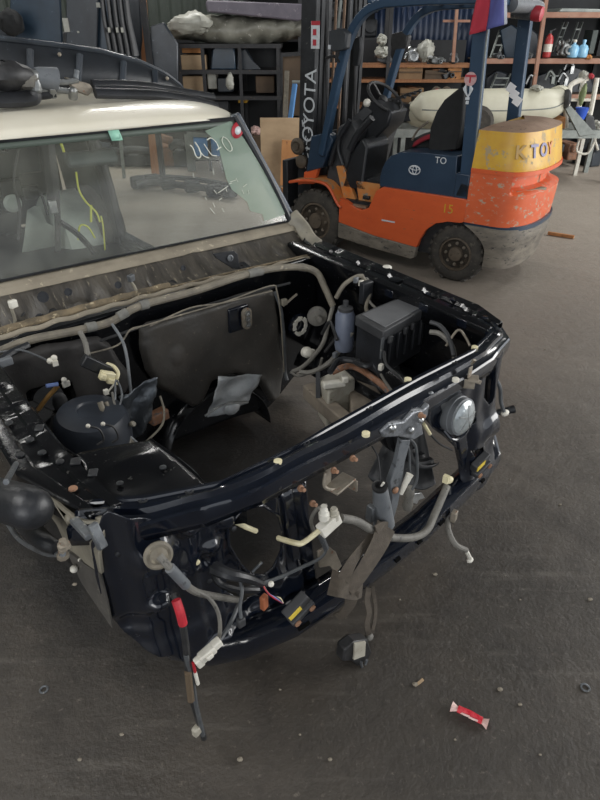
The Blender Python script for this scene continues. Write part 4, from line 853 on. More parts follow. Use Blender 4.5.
# pillars and header
G().tube([BRc + Vector((.012, 0, -.01)), wsf(1, .5) + Vector((.012, 0, 0)), TRc + Vector((.012, 0, .01))], .016, 8, 4, flat=1).build('pillar_trim', 'plastic', car)
G().beam(BRc + Vector((.04, .05, -.01)), TRc + Vector((.03, .05, .01)), .05, .08, (0, 1, 0)).build('windscreen_pillar', mat('pillar_grey', '3f4550', '555b63', rough=.3, metal=.2), car, bevel=.012)
G().beam(BLc_ + Vector((-.03, .05, -.01)), TLc + Vector((-.03, .05, .01)), .05, .08, (0, 1, 0)).build('windscreen_pillar', 'plastic', car, bevel=.012)
G().tube([TLc + Vector((0, -.004, .0)), TRc + Vector((0, -.004, .0))], .010, 6).build('header_seal', 'plastic', car)
def band(t, q): p = wsf(t, .94 + .06 * q); return p + Vector((0, -.0015, 0))
G().grid(band, 20, 2).build('shade_band', mat('shade_band', '4f5850', rough=.4), ws, solid=.001)
# roof
def rooff(t, q):
    s = .06 + 1.42 * t; r = 1.60 + 3.0 * q; e = abs(2 * t - 1); z = 1.545 - .055 * e ** 5 + .03 * math.sin(math.pi * min(1, q * 1.4)) - .055 * max(0, 1 - q * 14) ** 2
    s = .77 + (s - .77) * (1 + .03 * q * 2) ; return Vector((s, r + .03 * (e ** 4) * (1 - q), z))
G().grid(rooff, 40, 60).build('roof', 'cream', car, solid=.02, subdiv=0)
# cabin: door opening on the far side, rear quarter with seat belts and wheel arch
cb = 'headliner'
G().beam((1.46, 1.70, 1.44), (1.50, 4.6, 1.46), .06, .09).build('roof_side_rail', cb, car, bevel=.02)
G().beam((1.60, 1.45, .34), (1.60, 3.8, .34), .10, .14).build('sill', 'paint', car, bevel=.02)
G().beam((-.02, 1.45, .34), (-.02, 4.8, .34), .10, .14).build('sill', 'paint', car, bevel=.02)
G().box((.78, 3.0, .30), (1.6, 3.5, .03)).build('cabin_floor', 'plastic', car)
G().grid(lambda t, q: Vector((1.60 - .16 * q ** 2, 3.66 + .16 * t + .05 * (1 - q) * t, .32 + 1.12 * q)), 6, 14).build('rear_door_pillar', 'plastic', car, solid=.05)
G().grid(lambda t, q: Vector((1.585 - .15 * q ** 2 , 3.80 + 1.0 * t, .34 + 1.1 * q)), 14, 14).build('rear_quarter_panel', 'headliner', car, solid=.02)
G().grid(lambda t, q: Vector((.03 + .12 * q ** 2, 3.8 + 1.0 * t, .34 + 1.1 * q)), 14, 14).build('side_panel', 'headliner', car, solid=.02)
G().box((.78, 4.82, .72), (1.5, .06, .80)).build('tailgate', 'plastic', car, bevel=.02)
for p in ((1.40, 4.82, .87), ): G().beam((1.42, 4.82, .85), (1.35, 4.82, 1.45), .08, .08, (0, 1, 0)).build('tailgate_pillar', 'plastic', car)
G().beam((.15, 4.82, .85), (.22, 4.82, 1.45), .08, .08, (0, 1, 0)).build('tailgate_pillar', 'plastic', car)
G().lathe((1.62, 4.25, .22), (-1, -.0, .0), [(.46, 0), (.46, .34), (.44, .42), (.34, .48), (.1, .50)], 32).build('wheel_arch', 'arch', car)
G().prism([cp(*p, y=4.0) for p in ((27, 210), (34, 206), (42, 224), (60, 232), (82, 245), (92, 268), (16, 285), (24, 240))], (.04, 0, 0)).build('arch_gusset', 'arch', car, bevel=.01)
G().ribbon([cp(50, 128, y=3.85), cp(53, 160, y=3.85), cp(57, 200, y=3.85), cp(58, 258, y=3.85)], .05, (1, 0, .0), 4).build('seat_belt', 'wire', car)
G().ribbon([cp(38, 125, y=3.9), cp(46, 150, y=3.9), cp(49, 175, y=3.9), cp(51, 205, y=3.9)], .06, (1, 0, .2), 4).build('seat_belt', 'plastic_dusty', car)
G().box(cp(53, 207, y=3.83), (.06, .03, .10)).build('belt_buckle', 'alu', car, bevel=.006)
for (u, v, sz, mm) in ((6, 222, .22, 'plastic'), (18, 238, .20, 'plastic'), (4, 250, .2, 'plastic'), (30, 192, .14, 'plastic'), (24, 160, .26, 'plastic'), (2, 165, .26, 'headliner'), (10, 188, .18, 'plastic')):
    G().box(cp(u, v, y=4.6), (sz, .08, sz * .8), .0).build('trim_box', mm, car, bevel=.015)
g = G().lathe(cp(12, 203, y=4.5), (0, -1, 0), [(.07, 0), (.075, .02), (.05, .03), (.02, .022)], 18).build('speaker_ring', 'arch', car)
for pts, mm, r in (([(58, 136), (62, 146), (64, 152)], 'yellow_wire', .012), ([(76, 172), (79, 190), (86, 202), (96, 212), (100, 222)], 'yellow_wire', .009), ([(78, 240), (80, 226), (88, 227), (95, 238)], 'yellow_wire', .009), ([(91, 205), (91, 222)], 'yellow_wire', .012), ([(101, 216), (103, 226), (105, 250)], 'yellow_wire', .008),
    ([(60, 222), (75, 232), (88, 245), (98, 258)], 'plastic', .03), ([(18, 150), (14, 180), (20, 210), (18, 240)], 'wire', .014), ([(30, 190), (40, 192), (48, 215)], 'wire', .012)):
    G().tube([cp(u, v, y=3.62) for u, v in pts], r * .8, 6, 5).build('cabin_wire', mm, car)
# mirror
mr_ = G().tube([cp(66, 160, y=1.72), cp(70, 160, y=1.72), cp(112, 156, y=1.72), cp(116, 156, y=1.72)], .038, 14, flat=.6).build('rear_view_mirror', mat('mirror_back', '3a4042', rough=.6), car, bevel=.01)
G().tube([cp(92, 150, y=1.72), cp(90, 138, y=1.66)], .012, 8).build('mirror_stem', 'plastic', mr_)
# supports hidden under the body
for s in (.25, 1.30): G().box((s, 1.9, .15), (.18, .5, .30)).build('wooden_block', 'wood', car)
for s in (.0, 1.56):
    G().lathe((s - .10, 4.15, .36), (1, 0, 0), [(.2, 0), (.33, .0), (.36, .03), (.36, .19), (.33, .22), (.2, .22)], 28).build('rear_wheel', 'tyre', car)
# ================================================================ THE FORKLIFT
fk = thing('forklift', 'orange and navy forklift truck with yellow-banded counterweight', 'forklift', (FRK.o.x, FRK.o.y, 0), FRK.rot)
def fxz(pts, y=0.0): return [(q[0], q[2]) for q in (fp(u, v, y=y) for u, v in pts)]
def wheel(x, y, r, wd, side, nm):
    ax = (0, side, 0); t = G().lathe((x, y + (0 if side < 0 else 0), r), ax, [(r * .55, -wd), (r * .93, -wd), (r, -wd * .85), (r, -wd * .15), (r * .94, -.005), (r * .80, .012), (r * .62, .008), (r * .58, -.02)], 36).build('tyre', 'tyre', fk)
    for k in range(22):
        a = k * 2 * math.pi / 22; c = Vector((x + math.cos(a) * r * .985, y - side * wd * .32, r + math.sin(a) * r * .985)); R = Matrix.Rotation(-a, 3, 'Y')
        if c.z < .012: continue
        G().box(c, (.022, wd * .62, .035), R).build('tread_lug', 'tyre', t)
    rm_ = G().lathe((x, y - side * .02, r), ax, [(r * .58, .0), (r * .60, .018), (r * .54, .022), (r * .50, -.03), (r * .30, -.035), (r * .26, .0), (r * .24, .022), (r * .12, .026), (.004, .026)], 28).build('rim', 'rim', t)
    for k in range(8):
        a = k * math.pi / 4; G().lathe((x + math.cos(a) * r * .38, y - side * .03, r + math.sin(a) * r * .38), ax, [(.016, -.03), (.016, .012), (.008, .022)], 6).build('wheel_nut', 'pale_rust', t)
    return t
wheel(-.03, .03, .235, .17, -1, 'w'); wheel(-.03, 1.02, .235, .17, 1, 'w')
wheel(-1.46, .04, .285, .22, -1, 'w'); wheel(-1.46, 1.02, .285, .22, 1, 'w')
WD = 1.05
# body side, both sides: pressed panel with wheel arch and step notch
ol = [(-1.17, .33), (-1.17, .545), (-1.10, .53), (-1.00, .485), (-.93, .475), (-.865, .50), (-.84, .56), (-.80, .655), (-.74, .695), (-.10, .695), (.0, .695), (.02, .69), (.02, .52), (-.02, .505), (-.12, .50), (-.22, .47), (-.30, .405), (-.35, .31), (-.37, .24), (-.8, .27)]
sd = G().prism([(x, .0, z) for x, z in ol], (0, .05, 0)).build('side_panel', 'orange', fk, bevel=.008)
G().prism([(x, WD - .05, z) for x, z in ol], (0, .05, 0)).build('side_panel', 'orange', fk, bevel=.008)
sk = [(-1.17, .19), (-1.17, .33), (-.8, .27), (-.37, .24), (-.38, .15), (-.42, .13), (-.8, .155)]
G().prism([(x, -.006, z) for x, z in sk], (0, .06, 0)).build('chassis_skirt', 'skirt', fk, bevel=.008)
G().prism([(x, WD - .054, z) for x, z in sk], (0, .06, 0)).build('chassis_skirt', 'skirt', fk, bevel=.008)
G().box((-.55, WD / 2, .36), (1.2, WD - .12, .34)).build('chassis', 'black_iron', fk)
G().box((-1.46, WD / 2, .36), (.5, .5, .4)).build('drive_axle', 'black_iron', fk)
G().box((.15, WD / 2, .40), (.5, .6, .3)).build('chassis', 'black_iron', fk)
# step well
g = G(); g.box((-1.0, .16, .495), (.20, .28, .02)); g.build('step', 'rusty_cap', fk)
G().prism([(-.90, .10, .5), (-.85, .10, .56), (-.81, .10, .69), (-1.06, .10, .69), (-1.02, .10, .5)], (0, .02, 0)).build('step_wall', 'orange_tan', fk)
G().box((-.94, .09, .565), (.07, .03, .03)).build('step_socket', 'wire', fk, bevel=.008)
G().box((-1.0, .58, .60), (.45, .85, .20)).build('floor_plate', 'black_iron', fk)
# front fender arch and slanted front panel
fa = [(-1.72, .62), (-1.55, .655), (-1.36, .66), (-1.27, .62), (-1.18, .50), (-1.14, .47)]
G().ribbon([Vector((x, .10, z)) for x, z in fa], .22, (0, 1, 0), 6, thick=.022).build('front_fender', 'orange_tan', fk)
G().ribbon([Vector((x, WD - .10, z)) for x, z in fa], .22, (0, 1, 0), 6, thick=.022).build('front_fender', 'orange_tan', fk)
G().tube([Vector((x, -.012, z)) for x, z in fa], .014, 8, 6).build('fender_edge', 'orange', fk)
G().prism([(*(lambda q: (q[0], .10, q[2]))(fp(u, v, y=.10)),) for u, v in ((336, 166), (343, 166), (357, 204), (349, 210), (345, 206))], (0, .05, 0)).build('slanted_brace', 'orange_tan', fk, bevel=.006)
G().prism([(*(lambda q: (q[0], .06, q[2]))(fp(u, v, y=.06)),) for u, v in ((304, 172), (318, 168), (314, 184), (303, 184))], (0, .05, 0)).build('cowl_foot', 'orange', fk, bevel=.006)
G().prism([(-1.64, 0.02, .60), (-1.64, .02, .62), (-1.50, .02, .66), (-1.50, .02, .64)], (0, .3, 0)).build('fender_plate', 'orange', fk)
# front cowl, dash
ck = [(lambda q: (q[0], .05, q[2]))(fp(u, v, y=.05)) for u, v in ((311, 136), (328, 132), (333, 140), (322, 168), (306, 172))]
G().prism(ck, (0, .10, 0)).build('front_cowl', 'navy', fk, bevel=.01)
G().prism([(-1.40, .12, .66), (-1.28, .12, 1.12), (-1.16, .12, 1.18), (-1.08, .12, 1.10), (-1.14, .12, .95), (-1.22, .12, .60)], (0, WD - .24, 0)).build('dashboard', 'plastic_dusty', fk, bevel=.02)
G().prism([(-1.22, .10, .62), (-1.12, .10, .95), (-1.02, .10, 1.05), (-.96, .10, .98), (-.99, .10, .70), (-.93, .10, .62)], (0, .4, 0)).build('pedal_box', 'plastic', fk, bevel=.02)
for (a, b, rr) in (((340, 135), (343, 165), .018), ((350, 120), (330, 165), .022), ((372, 118), (350, 150), .03)):
    G().tube([fp(*a, y=.08), fp((a[0] + b[0]) / 2 - 3, (a[1] + b[1]) / 2, y=.08), fp(*b, y=.08)], rr, 8, 5).build('cable_hose', 'plastic', fk)
G().prism([fp(*p, y=.30) for p in ((350, 128), (362, 104), (376, 100), (392, 112), (388, 126), (372, 142), (352, 150))], (0, .3, 0)).build('instrument_cluster', 'plastic', fk, bevel=.015)
G().prism([fp(*p, y=.28) for p in ((352, 118), (366, 106), (372, 112), (358, 126))], (0, .02, 0)).build('instrument_face', 'plastic_dusty', fk, bevel=.004)
G().ball(fp(367, 103, y=.3), .035).build('gauge', 'white', fk)
sc = fp(385, 97, y=.42); axs = Vector((.62, -.1, .78)).normalized(); u_ = axs.orthogonal().normalized(); w2 = axs.cross(u_)
sw = G().tube([sc + (u_ * math.cos(a) + w2 * math.sin(a)) * .17 for a in [k * math.pi / 14 for k in range(29)]], .014, 8, cap=False).build('steering_wheel', 'wire', fk)
g = G()
for a in (0.3, 2.4, 4.5): g.beam(sc - axs * .03, sc + (u_ * math.cos(a) + w2 * math.sin(a)) * .165, .022, .012, axs)
g.lathe(sc - axs * .04, axs, [(.04, 0), (.04, .03), (.02, .04)], 12); g.build('wheel_spokes', 'wire', sw)
G().tube([sc - axs * .04, sc - axs * .35], .03, 10).build('steering_column', 'plastic', fk)
for k in range(4):
    a = fp(392 + 5 * k, 100 - 2 * k, y=.5); G().tube([fp(388, 106, y=.5), a, a + Vector((.12, 0, .03))], .008, 6).build('lever', 'wire', fk); G().ball(a + Vector((.12, 0, .03)), .016).build('lever_knob', 'wire', fk)
# hood and seat
hd = [(-.785, .69), (-.79, .76), (-.775, .83), (-.745, .895), (-.70, .945), (-.63, .978), (-.54, .992), (-.40, 1.0), (-.12, 1.0), (-.10, .69)]
G().prism([(x, .03, z) for x, z in hd], (0, WD - .06, 0)).build('engine_hood', 'navy', fk, bevel=.03)
G().tube([(-.13, .025, .70), (-.14, .025, .84), (-.19, .02, .72)], .006, 6).build('hood_gap', 'wire', fk) if False else None
G().box((-.05, .06, .78), (.12, .08, .20)).build('pillar_foot', 'navy', fk, bevel=.01)
G().prism([(-.10, .02, .70), (.02, .02, .70), (.02, .02, .80), (-.06, .02, .82)], (0, .06, 0)).build('filler_recess', 'wire', fk, bevel=.01)
G().grid(lambda t, q: Vector((-.66 + .50 * t, .28 + .48 * q, 1.00 + .10 * math.sin(math.pi * min(1, t * 1.3 + .1)) ** .5 * math.sin(math.pi * q) ** .3)), 14, 12).build('seat', 'cloth_black', fk, solid=.06)
G().grid(lambda t, q: Vector((-.62 + .36 * t, .25 + .03 * q, 1.03 + .08 * math.sin(math.pi * t) - .03 * (1 - q))), 12, 4).build('seat_piping', 'cloth_red', fk, solid=.02)
G().grid(lambda t, q: Vector((-.40 + .10 * t + .04 * math.sin(q * 3) , .24 + .45 * q, 1.02 + .26 * t * (1 - .12 * (2 * q - 1) ** 2))), 10, 12).build('seat_back', 'cloth_black', fk, solid=.09)
jk = G(); jk.prism([fp(*p, y=.20) for p in ((428, 152), (430, 128), (436, 112), (444, 100), (458, 88), (464, 86), (462, 120), (456, 150))], (0, .10, 0)); jk.jitter(.006).build('seat_cover', 'cloth_black', fk, bevel=.02)
G().tube([fp(412, 140, y=.26), fp(418, 130, y=.24), fp(428, 122, y=.22)], .010, 6, 3).build('seat_lever', 'pale_rust', fk)
# overhead guard
def leg(path, y, wx, wy, m='navy_leg', nm='guard_leg', up=(0, 1, 0), sm=5):
    P = spline(path, sm); g = G()
    g.ribbon([Vector((x, y, z)) for x, z in P], wy, (0, 1, 0), 0, thick=wx); return g.build(nm, m, fk, bevel=.008)
front = [(-1.40, .88), (-1.345, 1.12), (-1.285, 1.38), (-1.20, 1.68), (-1.13, 1.84), (-1.03, 1.95), (-.88, 2.005), (-.70, 2.015), (-.40, 2.025)]
leg(front, .06, .06, .075); leg(front, 1.02, .06, .075)
for y, nm in ((.04, 'n'), (.98, 'f')):
    G().beam((-.01, y + .02, .55), (-.085, y + .02, 2.0), .07, .105, (1, 0, 0)).build('guard_pillar', 'navy_leg', fk, bevel=.008)
    G().beam((-.50, y + .02, 2.02), (-.02, y + .02, 2.02), .07, .055, (0, 0, 1)).build('guard_rail', 'navy_leg', fk, bevel=.008)
G().beam((.04, .03, .6), (-.028, .03, 2.0), .006, .01).build('pillar_edge', 'galv', fk)
for x in (-1.0, -.82, -.64, -.46, -.28): G().box((x, .54, 2.03), (.035, .95, .035)).build('guard_bar', 'navy_leg', fk, bevel=.004)
G().box((-.06, .54, 2.02), (.07, .95, .06)).build('guard_bar', 'navy_leg', fk, bevel=.004)
# beacon bar with a red end, at the rear
bl_ = G().tube([(-.02, .42, 2.0), (-.02, .95, 2.0), (.0, 1.02, 1.98)], .055, 14).build('rear_lamp', 'grey_plastic', fk)
e = fp(513, 11, y=.85); G().tube([e, e + Vector((.20, .0, -.02))], .05, 14).build('lamp_housing', 'grey_metal', fk); G().lathe(e + Vector((.20, 0, -.02)), (1, 0, -.1), [(.052, -.04), (.055, 0), (.05, .03), (.02, .04)], 14).build('red_lens', 'sticker_red', fk)
# mirrors
g = fp(337, 42, y=-.06); mi = G().prism([fp(*p, y=-.04) for p in ((328, 31), (341, 28), (347, 33), (345, 49), (332, 52), (328, 47))], (.02, .05, 0)).build('side_mirror', mat('mirror_shell', '34383c', '2a2d30', rough=.5), fk, bevel=.012)
G().box(fp(329.5, 47, y=-.05), (.02, .01, .03)).build('mirror_mark', 'decal', mi)
G().prism([fp(*p, y=.98) for p in ((391, 34), (402, 31), (408, 36), (405, 48), (394, 50), (390, 46))], (.02, .05, 0)).build('side_mirror', 'wire', fk, bevel=.012)
G().tube([fp(326, 58, y=0.0), fp(334, 56, y=0.0), fp(340, 62, y=.03)], .012, 6).build('mirror_arm', 'wire', fk)
G().tube([fp(341, 0, y=.1), fp(338, 28, y=.1)], .012, 6).build('antenna', 'galv', fk)
G().prism([fp(*p, y=.30) for p in ((354, 38), (359, 36), (360, 50), (357, 66), (352, 66))], (.02, .03, 0)).build('work_light', 'plastic', fk, bevel=.008)
# mast
def mastrail(y):
    m_ = G(); m_.prism([(-1.76, y, .12), (-1.60, y, .12), (-1.545, y, 2.3), (-1.70, y, 2.3)], (0, .06, 0)); r_ = m_.build('mast_rail', 'black_iron', fk, bevel=.006)
    G().beam((-1.62, y + .09, .12), (-1.56, y + .09, 2.25), .05, .05, (0, 1, 0)).build('mast_channel', 'black_iron', fk); return r_
mrl = mastrail(.16); mastrail(.84)
G().beam((-1.62, .36, .2), (-1.57, .36, 2.25), .07, .07, (0, 1, 0)).build('lift_cylinder', 'plastic_dusty', fk, bevel=.02)
G().beam((-1.62, .70, .2), (-1.57, .70, 2.25), .07, .07, (0, 1, 0)).build('lift_cylinder', 'plastic', fk, bevel=.02)
for z in (.35, .95, 1.75, 2.22): G().box((-1.72 + .03 * z, .53, z), (.05, .72, .09)).build('mast_crossbar', 'black_iron', fk, bevel=.008)
for y in (.46, .60):
    G().beam((-1.60, y, .4), (-1.55, y, 2.2), .02, .012, (0, 1, 0)).build('lift_chain', 'rusty_cap', fk)
for y in (.3, .78): G().tube([(-1.56, y, 2.2), (-1.53, y, 1.5), (-1.50, y, .9), (-1.48, y, .7)], .014, 6, 5).build('mast_hose', 'wire', fk)
g = G(); c = fp(299, 146, y=.14); g.lathe(c, (0, -1, 0), [(.07, 0), (.075, .03), (.05, .05), (.03, .04), (.03, .06)], 16); g.lathe(c + Vector((.04, 0, -.13)), (0, -1, 0), [(.06, 0), (.06, .03), (.02, .05)], 12); g.build('tilt_pivot', 'rim', fk)
G().box((-1.80, .5, .55), (.06, .95, .5)).build('fork_carriage', 'black_iron', fk, bevel=.008)
rotv = basis((.035, 0, 1), (-1, 0, .035))
text('mast_lettering', 'TOYOTA', .17, 'decal', fk, (-1.615, .156, 1.20), basis(Vector((.06, 0, 1)), Vector((-1, 0, .06))), .001, .0)
st_ = G().box((-1.56, .157, 1.80), (.085, .004, .20)).build('warning_sticker', 'decal', fk)
G().box((-1.556, .154, 1.885), (.085, .003, .03)).build('sticker_band', 'sticker_red', st_)
for k in range(2): G().box((-1.565, .154, 1.82 - .075 * k), (.035, .003, .045)).build('sticker_symbol', 'sticker_red', st_)
for k in range(14): G().box((-1.64 + random.uniform(-.05, .03), .157, .75 + k * .03), (.008, .003, random.uniform(.02, .07)), Matrix.Rotation(random.uniform(-.4, .4), 3, 'Y')).build('scratch', 'decal', mrl)
# counterweight: plan outline swept through a height profile
def plan(t, sx, sy):
    """t 0..1 along near side, rounded rear, far side"""
    a = -math.pi / 2 + math.pi * t; ex = .34
    cx = abs(math.cos(a)) ** ex; sn = math.copysign(abs(math.sin(a)) ** .55, math.sin(a))
    x = cx * sx; return x, WD / 2 + sn * sy
def cwt(name, m, z0, z1, prof_, notch=None, cap=False, x0f=None, parent=None, n=60, nz=12):
    def f(t, q):
        z = z0 + (z1 - z0) * q; s = prof_(z); sx, sy = s
        # straight flank then rounded tail
        if t < .2: x, y = (t / .2) * (sx * .45), WD / 2 - sy
        elif t > .8: x, y = ((1 - t) / .2) * (sx * .45), WD / 2 + sy
        else:
            a = -math.pi / 2 + math.pi * (t - .2) / .6; x = sx * .45 + sx * .55 * max(0, math.cos(a)) ** .8; y = WD / 2 + sy * math.copysign(abs(math.sin(a)) ** .8, math.sin(a))
        if x0f: x = max(x, x0f(z)) if t < .2 or t > .8 else x
        if notch:
            h = notch(t, z); x -= h * .6; y += h * .5 * (1 if y < WD / 2 else -1)
        return Vector((x + .02, y, z))
    g = G().grid(f, n, nz)
    if cap:
        for q in (0, 1):
            ring = [f(i / n, q) for i in range(n + 1)]; g.add(ring, [tuple(range(n + 1))])
    return g.build(name, m, parent or fk, autoangle=50), f
lowp = lambda z: (.43 + .06 * min(1, max(0, (z - .17) / .25)) , .50 + .02 * min(1, (z - .17) / .2))
cwt('counterweight_base', 'skirt', .17, .50, lowp, cap=True, x0f=lambda z: .20 - .20 * max(0, (z - .30) / .20) ** 2.0)
cwt('counterweight_seam', 'navy', .49, .525, lambda z: (.495, .512), cap=True)
midp = lambda z: (.475 + .02 * math.sin((z - .52) * 4), .525)
def nt_(t, z):
    zz = min(1, max(0, (z - .77) / .03)) * min(1, max(0, (.94 - z) / .01)); tt = min(1, max(0, (t - .26) / .012)) * min(1, max(0, (.74 - t) / .012)); return .15 * zz * tt
_, mf = cwt('counterweight', 'orange_worn', .52, .935, midp, notch=nt_, cap=True, n=110, nz=34)
topp = lambda z: (.475 - .20 * max(0, z - .95), .525 - .16 * max(0, z - .95))
_, tf = cwt('counterweight_band', 'yel_paint', .93, 1.20, topp, cap=True, n=70)
cwt('counterweight_lip', 'orange', .905, .935, lambda z: (.487, .532), cap=True)
def capf(t, q):
    a = tf(t, 1.0); c = Vector((.20, WD / 2, 1.25)); k = q; p = a.lerp(c, k); p.z = 1.20 + .04 * math.sin(math.pi / 2 * min(1, k * 1.6)); return p
G().grid(capf, 50, 8).build('counterweight_cap', 'rusty_cap', fk)
G().beam((.28, .14, .775), (.42, .42, .775), .2, .02).build('notch_floor', 'grime', fk)
# letters on the yellow band follow its curve
mat('scratch_tan', 'b08a4a', 'a08a62', rough=.7, scale=60); M['scratch_tan'] = MATS['scratch_tan']
def on_band(u, v):
    best = None
    for i in range(161):
        t = i / 160
        for q in (.1, .2, .3, .4, .5, .6, .7, .8, .9):
            p = tf(t, q)
            wq = FRK.inv.inverted() @ p + FRK.o; d = wq - Vector((0, 0, CAM_H)); cz = d.y * math.cos(PITCH) - d.z * math.sin(PITCH); up = d.y * math.sin(PITCH) + d.z * math.cos(PITCH)
            e = (300 + 600 * d.x / cz - u) ** 2 + (400 - 600 * up / cz - v) ** 2
            if t < .5 and (best is None or e < best[0]): best = (e, t, q)
    return best[1], best[2]
def letter(ch, u, v, size, m, rot=0):
    t, q = on_band(u, v); p = tf(t, q); dx = (tf(min(1, t + .01), q) - tf(t - .01, q)).normalized(); dz = (tf(t, q + .1) - tf(t, q - .1)).normalized(); nn = dx.cross(dz)
    return text('lettering', ch, size, m, fk, p + nn * .004, basis(dx, dz), .003, .004)
letter('T', 534.5, 153, .13, 'letter_blue'); letter('O', 543.5, 152, .13, 'letter_blue'); letter('Y', 550.5, 150, .12, 'letter_red')
letter('K', 520.5, 152, .13, 'scratch_tan')
# emblem on hood, white script, decals
g = G(); c = (-.47, .026, .86)
g.tube([Vector((c[0] + .05 * math.cos(a), c[1], c[2] + .034 * math.sin(a))) for a in [k * math.pi / 10 for k in range(21)]], .005, 5, cap=False)
g.tube([Vector((c[0] + .017 * math.cos(a), c[1], c[2] + .030 * math.sin(a))) for a in [k * math.pi / 8 for k in range(17)]], .004, 5, cap=False)
g.tube([Vector((c[0] + .040 * math.cos(a), c[1], c[2] + .014 + .014 * math.sin(a))) for a in [k * math.pi / 8 for k in range(17)]], .004, 5, cap=False)
g.build('emblem', 'decal', fk)
text('hood_lettering', 'TO', .07, 'decal', fk, (-.25, .024, .955), basis((1, 0, 0), (0, 0, 1)), .001)
text('hood_lettering', '15', .10, 'yel_paint', fk, (-.13, -.004, .60), basis((1, 0, 0), (0, 0, 1)), .001)
g = G(); g.box((-.66, -.002, .42), (.13, .002, .012)); g.build('side_script', 'decal', fk)
pc = lambda u, v: fp(u, v, y=.015)
dk = G(); c = pc(470.5, 79); dk.lathe(c, (0, -1, 0), [(.046, 0), (.046, .004)], 20); d1 = dk.build('round_decal', 'decal_pink', fk)
G().box(c + Vector((0, -.006, .02)), (.08, .003, .014)).build('decal_mark', 'sticker_red', d1); G().box(c + Vector((0, -.006, -.005)), (.012, .003, .04)).build('decal_mark', 'sticker_red', d1)
g = G()
for sx in (-1, 1):
    for k in range(3): g.tube([pc(468, 97), pc(468 + sx * (2 + k), 92 - k), pc(468 + sx * (2.2 + 1.0 * k), 84.5 + 1.5 * k)], .006, 5, 4, flat=.4)
g.build('winged_decal', 'decal', fk)
g = G(); g.box(pc(467.5, 98.5), (.03, .004, .018)); g.box(pc(467.2, 102.5), (.022, .004, .022)); g.build('decal_mark', 'decal', fk)
for k, (u, v) in enumerate(((511, 88), (514, 94.5), (517, 101))): G().box(fp(u, v, y=.950), (.068, .004, .068), Matrix.Rotation(.5, 3, 'Y')).build('square_sticker', mat('bright_sticker', 'eeeeee', rough=.5), fk, label='white square sticker')
# flag hanging from the guard
FO = FRK.o
def fw_(p): return FRK.inv.inverted() @ Vector(p) + FO
flg = thing('flag', 'small red and blue flag with white edge hanging on the forklift guard', 'flag', tuple(fw_((-.02, -.04, 1.72))), FRK.rot)
def flagpart(nm, m, a, b):
    A, B, C_, D = [fp(*p, y=-.06) - Vector((-.02, -.04, 1.72)) for p in ((478, -8), (507, -8), (506, 24), (470, 35))]
    def f(t, q):
        tt = a + (b - a) * t; top = A.lerp(B, tt); bot = D.lerp(C_, tt); p = top.lerp(bot, q); return p + Vector((0, -.018 * math.sin(tt * 9 + q * 2), 0))
    G().grid(f, 8, 12).build(nm, m, flg, solid=.003)
flagpart('red_stripe', 'flag_red', 0, .44); flagpart('blue_stripe', 'flag_blue', .44, .93); flagpart('white_stripe', 'flag_white', .93, 1)
# ================================================================ BACKGROUND OF THE HALL
def wtag(g, name, m, label, cat, group=None, **k):
    kw = dict(label=label, category=cat); 
    if group: kw['group'] = group
    return g.build(name, m, None, **kw, **k)
def wthing(name, label, cat, loc, rot=0, group=None): return thing(name, label, cat, loc, rot, group)
def wbox(u0, v0, u1, v1, y, dp, dz=0):
    """upright box whose front face fills the sight-lines (u0,v0)-(u1,v1) at distance y"""
    a = wp(u0, v1, y=y); b = wp(u1, v0, y=y); return Vector(((a.x + b.x) / 2, y + dp / 2, (a.z + b.z) / 2)), (abs(b.x - a.x), dp, abs(b.z - a.z))
def pbox(g, u0, v0, u1, v1, y, dp, rot=None): c, s = wbox(u0, v0, u1, v1, y, dp); return g.box(c, s, rot)
def ppoly(g, pts, y, dp): return g.prism([wp(u, v, y=y) for u, v in pts], (0, dp, 0))

# ---- right-hand storage rack
RY = 10.3
M['backdrop_black'] = mat('backdrop_black', '15171a', '202326', rough=.7, scale=4)  # black for sheets added to darken the view behind the racks
rk = wthing('storage_rack', 'long steel storage rack with red-brown beams behind the boat', 'rack', (4.7, RY, 0))
RO = Vector((4.7, RY, 0))
def rel(g, o): g.v = [tuple(Vector(v) - o) for v in g.v]; return g
zt, zm = wp(560, 15, y=RY).z, wp(560, 61, y=RY).z
for z in (zt, zm, .95):
    rel(G().box((4.75, RY - .02, z), (4.2, .05, .07)), RO).build('beam', 'rack_rust', rk, bevel=.005)
    rel(G().box((4.75, RY + 1.15, z), (4.2, .05, .07)), RO).build('beam', 'rack', rk)
    rel(G().box((4.75, RY + .55, z + .02), (4.2, 1.1, .02)), RO).build('shelf_board', 'ply_dark', rk)
for x in (2.68, 4.9, 6.8):
    rel(G().box((x, RY + .03, 1.35), (.06, .06, 2.7)), RO).build('upright', 'rack', rk); rel(G().box((x, RY + 1.1, 1.35), (.06, .06, 2.7)), RO).build('upright', 'rack', rk)
ru = wthing('steel_post', 'slim rust-brown steel post leaning in front of the rack', 'post', tuple(Vector((wp(532, 100, y=10.1).x, 10.1, 0))))
_a = wp(533, 93, y=10.1) - Vector(ru.location); _b = wp(547, -6, y=10.1) - Vector(ru.location); G().beam(_a + (_a - _b) * .9, _b + (_b - _a) * .1, .05, .05).build('post', 'rack_rust', ru)
